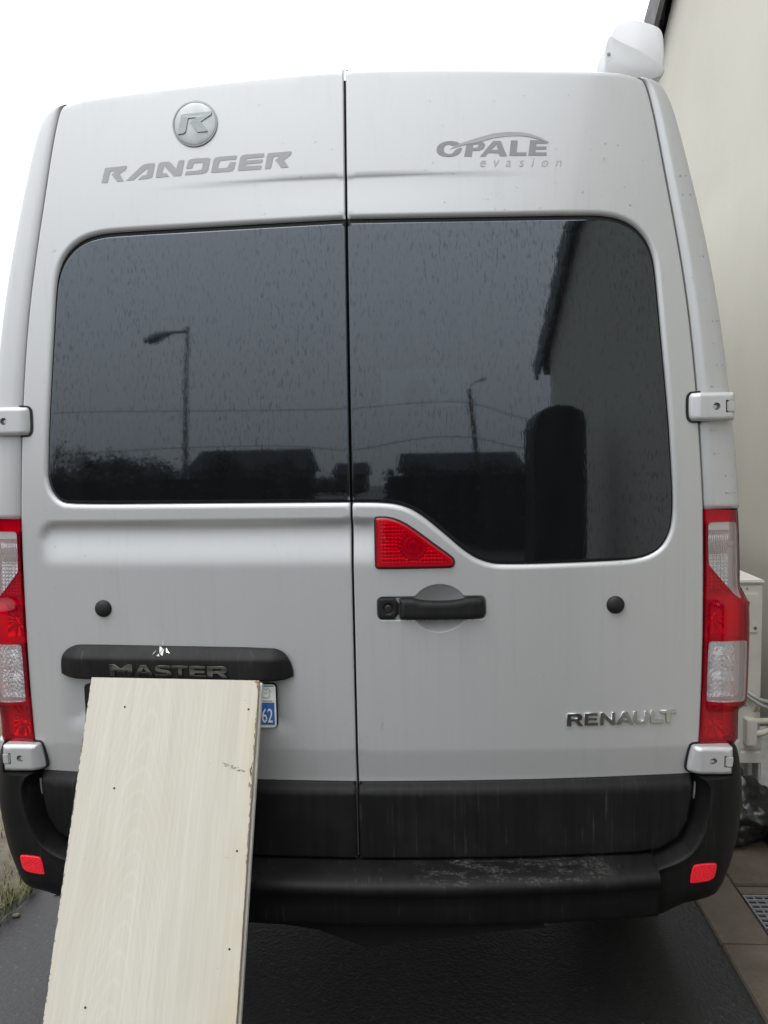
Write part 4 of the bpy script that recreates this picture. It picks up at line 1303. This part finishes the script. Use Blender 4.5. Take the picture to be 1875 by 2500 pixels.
for y in (.48, 1.9, 3.3):
    bm = bmesh.new()
    bm_box(bm, .70, .835, y, y + .10, 2.43, 2.552, .006)
    bm_box(bm, .655, .70, y + .02, y + .05, 2.44, 2.59, .004)
    bm_obj('mounting_bracket', bm, M['steel'], aw)

# rain beads on the paint
bm = bmesh.new()
spots = []
def bead(x, z, r, y):
    q = bmesh.ops.create_icosphere(bm, subdivisions=1, radius=r)
    for v in q['verts']:
        v.co = Vector((x + v.co.x, y + v.co.y * .6, z + v.co.z * 1.25))
cand = rng.uniform([-.83, .80], [.83, 2.40], (1500, 2))
cnt = 0
for (x, z) in cand:
    P = np.array([(x, z)])
    if x > 0: dp, fn = doorR, depth_R
    else: dp, fn = doorL, depth_L
    if not inside(dp, P)[0]: continue
    if x < -.14 and .84 < z < 1.10: continue
    if .05 < x < .33 and 1.11 < z < 1.42: continue
    w = .25 + (.75 if x > .3 and z > 2.1 else 0) + (.6 if -.05 < x < .12 and z < 1.45 else 0)
    if rng.random() > w: continue
    bead(x, z, rng.uniform(.0008, .0019), float(fn(np.array([x]), np.array([z]))[0]))
    cnt += 1
for _ in range(110):
    i = int(rng.integers(20, 50))
    t = rng.uniform(.25, .85)
    p = IN3[i] * (1 - t) + OU3[i] * t
    if p[1] > 2.42 or p[1] < 1.42 or 1.60 < p[1] < 1.69: continue
    bead(p[0], p[1], rng.uniform(.0009, .0021), float(surf(p[0], p[1])) + .002)
tag(bm_obj('rain_beads', bm, M['drop'], van, True), kind='stuff')

# ================================================================== BOARD leaning on the van
A0 = Vector((-.62769, -.075, 1.03016))
bu = Vector((.9998, 0, -.0213)).normalized()
bv = Vector((-.0192, -.4403, -.8976)).normalized()
bn = bu.cross(bv).normalized()           # points away from the camera
bw, blen = .4068, 1.135
BM = Matrix(((bu.x, bv.x, bn.x, A0.x), (bu.y, bv.y, bn.y, A0.y), (bu.z, bv.z, bn.z, A0.z), (0, 0, 0, 1)))
foot = BM @ Vector((bw / 2, blen, .02))
brd = empty('wooden_board', (0, 0, 0))
tag(brd, 'pale whitewashed wood-grain board leaning against the van, covering its number plate', 'board')
def b_obj(name, vs, fs, mat, smooth=False):
    o = mesh_py(name, vs, fs, mat, None, smooth)
    o.parent = brd
    o.matrix_basis = BM
    return o
# front leaf with chipped, uneven long edges
r3 = np.random.default_rng(5)
ns = 150
vv = np.linspace(0, blen, ns)
le = np.zeros(ns)
for c_ in r3.choice(ns, 22, replace=False):
    le[c_:c_ + int(r3.integers(1, 3))] += r3.uniform(.0003, .0011)
re_ = bw - np.abs(r3.normal(0, .0005, ns))
drift = .013 * vv / .71
T1 = .017
vs, fs = [], []
for i in range(ns):
    l, r_ = le[i] + drift[i], re_[i] + drift[i]
    vs += [(l, vv[i], .0012), (l + .0012, vv[i], 0), (r_ - .0012, vv[i], 0), (r_, vv[i], .0012), (r_, vv[i], T1), (l, vv[i], T1)]
for i in range(ns - 1):
    for j in range(6):
        a, b = i * 6 + j, i * 6 + (j + 1) % 6
        fs.append((a, b, b + 6, a + 6))
fs += [tuple(range(6))[::-1], tuple(range((ns - 1) * 6, ns * 6))]
b_obj('front_leaf', vs, fs, M['wood'])
def slab(name, u0, u1, v0, v1, w0, w1, mat):
    vs = []
    for w in (w0, w1):
        for (u, v) in ((u0, v0), (u1, v0), (u1, v1), (u0, v1)):
            vs.append((u + .013 * v / .71, v, w))
    return b_obj(name, vs, [(0, 1, 2, 3), (7, 6, 5, 4), (0, 4, 5, 1), (1, 5, 6, 2), (2, 6, 7, 3), (3, 7, 4, 0)], mat)
slab('core', .004, bw - .005, .002, blen - .002, T1 + .0003, .023, M['chip'])
slab('back_leaf', .0015, bw + .0030, .0015, blen, .0232, .038, M['woodedge'])
# screw holes
for (u, v) in ((.0923, .0678), (.3877, .0672), (.0946, .2492), (.3896, .3725), (.3915, .5636), (.099, .6812), (.095, .93), (.392, .95)):
    vs = [(u + .0024 * math.cos(k_ * math.pi / 6), v + .0024 * math.sin(k_ * math.pi / 6), -.0006) for k_ in range(12)]
    vs += [(a, b, .001) for a, b, c_ in vs]
    b_obj('screw_hole', vs, [tuple(range(12))] + [(i, 12 + i, 12 + (i + 1) % 12, (i + 1) % 12) for i in range(12)], M['rubber'])
# chipped laminate: flecks along the edges and a scuff near the right side
vs, fs = [], []
def fleck(u, v, a, b, rot=0.0, seed=0):
    q = len(vs)
    m = 9
    for k_ in range(m):
        t = 2 * math.pi * k_ / m
        rr = random.uniform(.5, 1.0)
        x, y = a * rr * math.cos(t), b * rr * math.sin(t)
        vs.append((u + x * math.cos(rot) - y * math.sin(rot), v + x * math.sin(rot) + y * math.cos(rot), -.0005))
    fs.append(tuple(range(q, q + m)))
for _ in range(95):
    v = random.uniform(.01, blen - .01)
    fleck(.0012 + .013 * v / .71, v, random.uniform(.0006, .0019), random.uniform(.002, .008))
for _ in range(36):
    v = random.uniform(.01, .40)
    fleck(bw - .002 + .013 * v / .71, v, random.uniform(.0006, .0016), random.uniform(.002, .009))
for _ in range(26):
    t = random.random()
    fleck(.336 + .052 * t + random.gauss(0, .002), .1885 + .016 * t + random.gauss(0, .0022), random.uniform(.0008, .004), random.uniform(.0006, .0020), .3)
for _ in range(6):
    fleck(.4055 + random.gauss(0, .0012), .19 + random.uniform(0, .05), .0016, .007)
for (u, v) in ((.366, .386), (.372, .387), (.37, .60), (.31, .19), (.05, .40), (.28, .11), (.377, .047)):
    fleck(u, v, .0011, .0011)
o = b_obj('laminate_chips', vs, fs, M['chip'])
o['kind'] = 'stuff'
vs, fs = [], []
for (u, v, a, b) in ((.402, .004, .0055, .0045), (.4045, .013, .0022, .007), (.398, .003, .003, .002)):
    fleck(u, v, a, b)
tag(b_obj('broken_corner', vs, fs, M['rustchip']), 'broken rusty corner')

# ================================================================== PAVING, GRATE on the right
pv = empty('side_paving', (1.25, .5, 0))
tag(pv, kind='structure')
def paver(x0, x1, y0, y1, name='paver', z=0.012):
    return box(name, x0 + .002, x1 - .002, y0 + .002, y1 - .002, -.03, z + random.uniform(-.0015, .0015), M['paver'], pv, bev=.004)
for i, y in enumerate((-2.5, -2.0, -1.5, -1.0, -.5, 0.0, .5, 1.0, 1.5)):
    paver(1.066, 1.230, y, y + .5, 'kerb_stone', .013)
for x in (1.232,):
    for (y0, y1) in ((-1.98, -1.48), (-1.48, -.98), (-.98, -.48), (-.48, .02), (.02, .50), (.50, .588), (.848, 1.30)):
        paver(x, 1.648, y0, y1, 'paver', .010)
paver(1.232, 1.648, .792, .848, 'paver', .004)
gt = empty('drain_grate', (1.43, .69, 0))
tag(gt, 'grey square-mesh drain grate set in the brown paving', 'grate')
box('pit', 1.236, 1.645, .592, .790, -.06, -.035, M['under'], gt)
for i in range(8):
    y = .597 + i * .0262
    box('bar', 1.238, 1.644, y, y + .006, -.028, .006, M['grate'], gt)
for i in range(14):
    x = 1.240 + i * .030
    box('cross_bar', x, x + .005, .5975, .786, -.026, .0035, M['grate'], gt)

# ================================================================== HOUSE on the right
hs_ = empty('house', (1.9, .3, 0))
tag(hs_, 'cream rendered house gable with grey tiled verge beside the van', 'house')
WX = 1.65
gab = [(-4.30, -.02), (5.00, -.02), (5.00, 2.86), (.30, 6.10), (-4.30, 2.80)]
n = len(gab)
vs = [(WX, a, b) for a, b in gab] + [(WX + .35, a, b) for a, b in gab]
mesh_py('gable_wall', vs, [tuple(range(n))[::-1], tuple(range(n, 2 * n))] + [(i, (i + 1) % n, n + (i + 1) % n, n + i) for i in range(n)], M['wall'], hs_)
box('rear_wall', WX + .36, 6.0, -4.29, -4.0, 0, 2.78, M['wall'], hs_)
# roof planes and the stepped verge tiles
for (ya, za, yb, zb) in ((-4.62, 2.60, .30, 6.16), (5.30, 2.68, .30, 6.16)):
    dvec = Vector((0, yb - ya, zb - za))
    Ln = dvec.length
    dvec.normalize()
    nv = Vector((0, -dvec.z, dvec.y)) if dvec.y > 0 else Vector((0, dvec.z, -dvec.y))
    a = Vector((WX + .02, ya, za)) + nv * .03
    b = Vector((WX + .02, yb, zb)) + nv * .03
    pts = [a, b, b + nv * .10, a + nv * .10]
    vs = [tuple(p) for p in pts] + [(6.0, p.y, p.z) for p in pts]
    mesh_py('roof_plane', vs, [(0, 1, 2, 3), (7, 6, 5, 4), (0, 4, 5, 1), (1, 5, 6, 2), (2, 6, 7, 3), (3, 7, 4, 0)], M['slate'], hs_)
    cnt_t = int(Ln / .34)
    base_me = None
    for i in range(cnt_t):
        # one verge tile: a flat top lapping the next, with a lip down the wall
        t0 = i * .34
        o_ = Vector((0, ya, za)) + dvec * t0
        if base_me is None:
            vs = []
            L_ = .385
            for (s, h0, h1) in ((0, .185, .020), (L_, .105, -.015)):
                for (x, hh) in ((-.085, h0), (.16, h0), (.16, h0 - .02), (-.055, h0 - .02), (-.055, h1 - .07), (-.085, h1 - .07)):
                    p = Vector((WX + x, 0, 0)) + dvec * s + nv * (hh)
                    vs.append(tuple(p))
            fs = [tuple(range(6)), tuple(range(6, 12))[::-1]] + [(j, (j + 1) % 6, 6 + (j + 1) % 6, 6 + j) for j in range(6)]
            me = bpy.data.meshes.new('verge_tile')
            me.from_pydata(vs, [], fs)
            me.materials.append(M['tile'])
            base_me = me
        t_ = bpy.data.objects.new('verge_tile', base_me)
        C.objects.link(t_)
        t_.parent = hs_
        t_.matrix_parent_inverse = parent_world(hs_).inverted()
        t_.location = o_

# ------------------------------------------------------------------ heat pump on the wall
hp = empty('heat_pump', (1.35, 1.75, .25))
tag(hp, 'cream outdoor heat pump unit between van and house wall', 'heat pump')
UY = 1.35
box('casing', 1.165, 1.516, UY, 2.20, .295, .985, M['unit'], hp, bev=.008)
box('top_cover', 1.160, 1.521, UY - .006, 2.206, .9855, 1.000, M['unit'], hp, bev=.005)
box('service_cover', 1.405, 1.498, UY - .006, UY + .01, .785, .948, M['unit'], hp, bev=.004)
disc_y('cover_screw', 1.485, .806, UY - .0085, UY, .007, M['steel'], hp, bev=.002)
disc_y('casing_screw', 1.452, .966, UY - .003, UY + .005, .004, M['steel'], hp, bev=.001)
disc_y('casing_screw', 1.455, .484, UY - .003, UY + .005, .004, M['steel'], hp, bev=.001)
box('valve_box', 1.447, 1.486, UY - .045, UY + .01, .330, .438, M['unit'], hp, bev=.004)
box('base_tray', 1.40, 1.520, UY - .012, 2.19, .245, .2945, M['unit'], hp, bev=.004)
vs = [(1.485, UY - .0015, .458), (1.514, UY - .0015, .458), (1.4995, UY - .0015, .484)]
mesh_py('warning_label', vs, [(0, 1, 2)], M['ink'], hp)
c_ = Vector((1.4995, 0, .4660))
vs2 = [(c_.x + (a - c_.x) * .76, UY - .0022, c_.z + (b - c_.z) * .76) for a, _, b in vs]
mesh_py('warning_field', vs2, [(0, 1, 2)], M['yellow'], hp)
disc_y('warning_mark', 1.4995, .4655, UY - .003, UY - .0018, .0032, M['ink'], hp)
tube('lagged_pipe', [(1.470, UY - .02, .426), (1.52, UY - .022, .427), (1.57, UY - .02, .428), (1.64, UY + .02, .428)], .0125, M['pipe'], hp, 12)
tube('lagged_pipe', [(1.470, UY - .02, .372), (1.51, UY - .022, .377), (1.56, UY - .02, .398), (1.645, UY + .02, .42)], .0145, M['pipe'], hp, 12)
tube('cable', [(1.452, UY - .004, .545), (1.470, UY - .03, .535), (1.500, UY - .035, .517), (1.545, UY - .03, .505), (1.645, UY, .492)], .0085, M['cable'], hp, 10)
tube('cable', [(1.445, UY - .004, .538), (1.468, UY - .03, .520), (1.500, UY - .038, .498), (1.545, UY - .03, .479), (1.645, UY, .468)], .0085, M['cable'], hp, 10)
for y in (1.42, 2.05):
    box('support_leg', 1.497, 1.513, y, y + .05, .0, .245, M['unit'], hp)
tk = box('wall_trunking', 1.526, 1.648, 1.38, 1.50, .125, .345, M['white'], None, bev=.006)
tag(tk, 'white plastic trunking box low on the house wall beside the heat pump', 'trunking')

# ------------------------------------------------------------------ black sacks under the heat pump
def sack(cx, cy, rx, ry, rz, seed, lab):
    bm = bmesh.new()
    bmesh.ops.create_icosphere(bm, subdivisions=5, radius=1.0)
    from mathutils import noise as mn
    off = Vector((seed * 7.1, seed * 3.3, 0))
    for v in bm.verts:
        d = v.co.normalized()
        k_ = 1 + .30 * mn.noise(d * 1.7 + off) + .22 * (abs(mn.noise(d * 3.1 + off)) - .2) + .12 * abs(mn.noise(d * 7 + off)) + .04 * mn.noise(d * 17 + off)
        z = d.z * k_
        z = -0.75 + (z + .75) * .25 if z < -.75 else z
        v.co = Vector((cx + d.x * k_ * rx, cy + d.y * k_ * ry, (z + .82) * rz))
    o = bm_obj('refuse_sack', bm, M['bag'], None, True)
    tag(o, lab, 'sack')
    return o
sack(1.36, 1.20, .15, .13, .125, 1, 'crumpled black plastic sack under the heat pump, nearer the van')
sack(1.53, 1.18, .10, .11, .095, 2, 'smaller crumpled black plastic sack against the house wall')

# ------------------------------------------------------------------ grass on the left verge
vs, fs = [], []
rg = np.random.default_rng(21)
def blade(x, y, z, h, lean, ang, w):
    q = len(vs)
    dx, dy = math.cos(ang), math.sin(ang)
    px, py = -dy * w, dx * w
    vs.extend([(x - px, y - py, z), (x + px, y + py, z), (x + dx * lean * .4 + px * .7, y + dy * lean * .4 + py * .7, z + h * .6), (x + dx * lean * .4 - px * .7, y + dy * lean * .4 - py * .7, z + h * .6), (x + dx * lean, y + dy * lean, z + h)])
    fs.append((q, q + 1, q + 2, q + 3)); fs.append((q + 3, q + 2, q + 4))
for _ in range(9000):
    y = rg.uniform(-.3, 4.5)
    x = -1.24 - abs(rg.normal(0, .10)) if rg.random() < .55 else rg.uniform(-2.6, -1.3)
    if math.sin(x * 9 + y * 4) + math.sin(y * 11) < -.5 and rg.random() < .8: continue
    blade(x, y, .01, rg.uniform(.02, .075), rg.uniform(.01, .06), rg.uniform(0, 6.28), rg.uniform(.0012, .0028))
tag(mesh_py('verge_grass', vs, fs, M['grass']), 'thin wet grass growing along the left edge of the drive', 'grass', kind='stuff')
for (x, y, r, lab) in ((-1.235, .60, .010, 'small pale pebble on the asphalt by the left verge'), (-1.16, .735, .007, 'tiny white stone chip under the left bumper corner')):
    bm = bmesh.new()
    bmesh.ops.create_icosphere(bm, subdivisions=2, radius=r)
    for v in bm.verts:
        v.co = Vector((x + v.co.x * 1.4, y + v.co.y, r * .6 + v.co.z * .6 * (1 + .2 * math.sin(v.co.x * 200))))
    tag(bm_obj('pebble', bm, M['paver'] if r > .008 else M['plate'], None, True), lab, 'pebble')

# ================================================================== STREET behind the camera (mirrored in the rear windows)
def street_lamp(name, base, topz, parts, lab, r=.075):
    L = empty(name, base)
    tag(L, lab, 'street lamp')
    parts(L)
    return L
def lampA(L):
    tube('post', [(-7.25, -16, 0), (-7.20, -16, 3.5), (-7.16, -16, 6.75)], [.10, .085, .07], M['steel'], L)
    tube('arm', [(-7.16, -16, 6.60), (-7.9, -16, 6.58)], .05, M['steel'], L)
    bm = bmesh.new()
    bm_tube(bm, [(-7.75, -16, 6.58), (-7.95, -16, 6.56), (-8.25, -16, 6.48), (-8.55, -16, 6.40), (-8.80, -16, 6.36)], [.06, .11, .17, .16, .05], 12)
    bm_obj('lantern', bm, M['steel'], L, True)
street_lamp('street_lamp', (-7.25, -16, 0), 6.6, lampA, 'street lamp with a straight arm and hooded lantern mirrored in the left window')
def lampB(L):
    tube('post', [(3.95, -26, 0), (3.68, -26, 2.85), (3.35, -26, 6.05)], [.15, .13, .10], M['bark'], L)
    tube('arm', [(3.36, -26, 6.0), (3.45, -26, 6.25), (3.75, -26, 6.42), (4.0, -26, 6.50)], .035, M['steel'], L)
    tube('lantern', [(3.92, -26, 6.47), (4.05, -26, 6.53), (4.25, -26, 6.58)], [.05, .09, .05], M['steel'], L)
street_lamp('street_lamp', (3.95, -26, 0), 6.0, lampB, 'thin leaning lamp pole with a small curved arm mirrored in the right window')
def cable(pts, y, r, lab):
    p = [np.array((a, b)) for a, b in pts]
    q = chaikin(p, 2, False)
    o = tube('overhead_cable', [(a, y, b) for a, b in q], r, M['rubber'], None, 5)
    tag(o, lab, 'cable')
cable([(-34, 5.9), (-20, 5.67), (-11.4, 5.37), (-6.4, 5.24), (-2.6, 5.20), (.7, 5.45), (3.38, 5.50), (6.06, 4.53), (12, 3.4)], -26.2, .018, 'upper overhead cable strung past the leaning pole')
cable([(-34, 3.0), (-20, 3.25), (-11.4, 3.5), (-5.2, 3.43), (-2.6, 3.05), (.7, 3.70), (3.5, 3.74), (6.03, 3.04), (12, 2.2)], -26.2, .018, 'lower overhead cable strung past the leaning pole')
def far_house(x0, x1, y0, y1, eave, ridge, lab, wallm):
    H = empty('far_house', ((x0 + x1) / 2, y1, 0))
    tag(H, lab, 'house')
    ym = (y0 + y1) / 2
    bm = bmesh.new()
    bm_box(bm, x0, x1, y0, y1, 0, eave)
    bm_obj('wall', bm, wallm, H)
    e = .4
    vs = [(x0 - e, y1 + e, eave - .1), (x1 + e, y1 + e, eave - .1), (x1 + e * .4, ym, ridge), (x0 - e * .4, ym, ridge), (x0 - e, y0 - e, eave - .1), (x1 + e, y0 - e, eave - .1)]
    mesh_py('roof', vs, [(0, 1, 2, 3), (3, 2, 5, 4), (0, 3, 4), (1, 5, 2), (0, 4, 5, 1)], M['slate'], H)
    k_ = 0
    x = x0 + .8
    while x + 1.1 < x1:
        box('window', x, x + 1.0, y1 - .02, y1 + .03, .9, min(eave - .3, 2.1), M['rubber'], H)
        x += 2.6
far_house(-20.5, -9.4, -56, -48, 2.9, 4.95, 'long low house with slate roof mirrored in the left window', M['brick'])
far_house(-.2, 9.6, -50, -43, 2.5, 4.0, 'low dark house mirrored in the right window', M['brick'])
far_house(-8.0, -4.5, -66, -60, 2.6, 3.9, 'small gabled shed between the two far houses', M['brick'])
# trees across the road, and hedges added to darken the low window reflections
def foliage(name, cx, cy, cz, rx, ry, rz, nl, seed, lab, cat, trunk=True, size=.16):
    T = empty(name, (cx, cy, 0))
    tag(T, lab, cat)
    r = np.random.default_rng(seed)
    cl_ = r.normal(0, 1, (18, 3))
    cl_ = cl_ / np.linalg.norm(cl_, axis=1)[:, None] * r.uniform(.3, .95, (18, 1))
    vs, fs = [], []
    for i in range(nl):
        c_ = cl_[r.integers(0, 18)] + r.normal(0, .22, 3)
        p = np.array((cx + c_[0] * rx, cy + c_[1] * ry, max(.05, cz + c_[2] * rz)))
        a, b = r.normal(0, 1, 3), r.normal(0, 1, 3)
        a /= np.linalg.norm(a); b -= a * (a @ b); b /= np.linalg.norm(b)
        s_ = size * r.uniform(.6, 1.3)
        q = len(vs)
        vs += [tuple(p - a * s_), tuple(p - b * s_ * .5), tuple(p + a * s_), tuple(p + b * s_ * .5)]
        fs.append((q, q + 1, q + 2, q + 3))
    mesh_py('crown', vs, fs, M['leaf'], T)
    bm = bmesh.new()
    bm_tube(bm, [(cx, cy, 0), (cx + .05, cy, cz * .6), (cx, cy, cz + rz * .4)], [.14, .10, .04], 8)
    for k_ in range(5):
        t = r.uniform(-1, 1, 2)
        bm_tube(bm, [(cx, cy, cz * .5), (cx + t[0] * rx * .6, cy + t[1] * ry * .6, cz + rz * .3)], [.06, .02], 6)
    bm_obj('trunk', bm, M['bark'], T)
for i, (x, y, z, rx, rz) in enumerate(((-31, -40, 2.4, 3.0, 2.3), (-26.5, -41, 2.5, 2.8, 2.2), (-23, -40, 2.1, 2.3, 2.0), (-19.5, -39, 1.7, 2.4, 1.7), (-5.2, -38, .9, 2.0, .9), (10.5, -36, 1.5, 2.5, 1.2), (-14.5, -42, 2.2, 1.9, 1.6), (-9.8, -42, 1.9, 1.6, 1.5), (.6, -38, 1.7, 1.5, 1.4), (6.2, -38, 1.6, 1.9, 1.4))):
    foliage('garden_tree', x, y, z, rx, 2.0, rz, 2600, 40 + i, 'dark garden tree across the road, ' + ['farthest left', 'second from the left', 'third from the left', 'beside the long house', 'low and bushy between the houses', 'behind the house corner', 'in front of the long house', 'at the right end of the long house', 'at the left end of the right-hand house', 'in front of the right-hand house'][i], 'tree')
def hedge(x0, x1, y, h, lab, seed):
    r = np.random.default_rng(seed)
    T = empty('hedge', ((x0 + x1) / 2, y, 0))
    tag(T, lab, 'hedge')
    vs, fs = [], []
    for i in range(int((x1 - x0) * 520)):
        p = np.array((r.uniform(x0, x1), y + r.normal(0, .22), abs(r.uniform(0, 1)) * h * (1 + .06 * math.sin(r.uniform(0, 6)))))
        a, b = r.normal(0, 1, 3), r.normal(0, 1, 3)
        a /= np.linalg.norm(a); b -= a * (a @ b); b /= np.linalg.norm(b)
        s_ = .075 * r.uniform(.6, 1.3)
        q = len(vs)
        vs += [tuple(p - a * s_), tuple(p - b * s_ * .5), tuple(p + a * s_), tuple(p + b * s_ * .5)]
        fs.append((q, q + 1, q + 2, q + 3))
    mesh_py('foliage', vs, fs, M['leaf'], T)
    box('core', x0 + .1, x1 - .1, y - .22, y + .22, 0, h * .93, M['under'], T)
hedge(-13, -1.9, -11, 1.75, 'clipped dark hedge added behind the camera to darken the lower window reflections, left of the gap', 61)
hedge(-.4, 7.5, -11, 1.75, 'clipped dark hedge added behind the camera to darken the lower window reflections, right of the gap', 62)
# added stand-in for an unidentified dark round-topped shape mirrored in the right window
cb = empty('mirrored_dark_shape', (1.22, -2.6, 0))
tag(cb, 'tall dark stand-in for an unidentified round-topped shape mirrored in the right window', 'stand-in')
prof = [(1.02, .0), (1.02, 1.84), (1.05, 1.92), (1.11, 1.975), (1.20, 2.0), (1.30, 1.99), (1.38, 1.95), (1.40, 1.86), (1.40, 0)]
n = len(prof)
vs = [(a, -2.75, b) for a, b in prof] + [(a, -2.45, b) for a, b in prof]
mesh_py('shell', vs, [tuple(range(n)), tuple(range(n, 2 * n))[::-1]] + [(i, n + i, n + (i + 1) % n, (i + 1) % n) for i in range(n)], M['black'], cb)
box('front_plate', 1.04, 1.38, -2.449, -2.435, .05, 1.83, M['black'], cb, bev=.004)
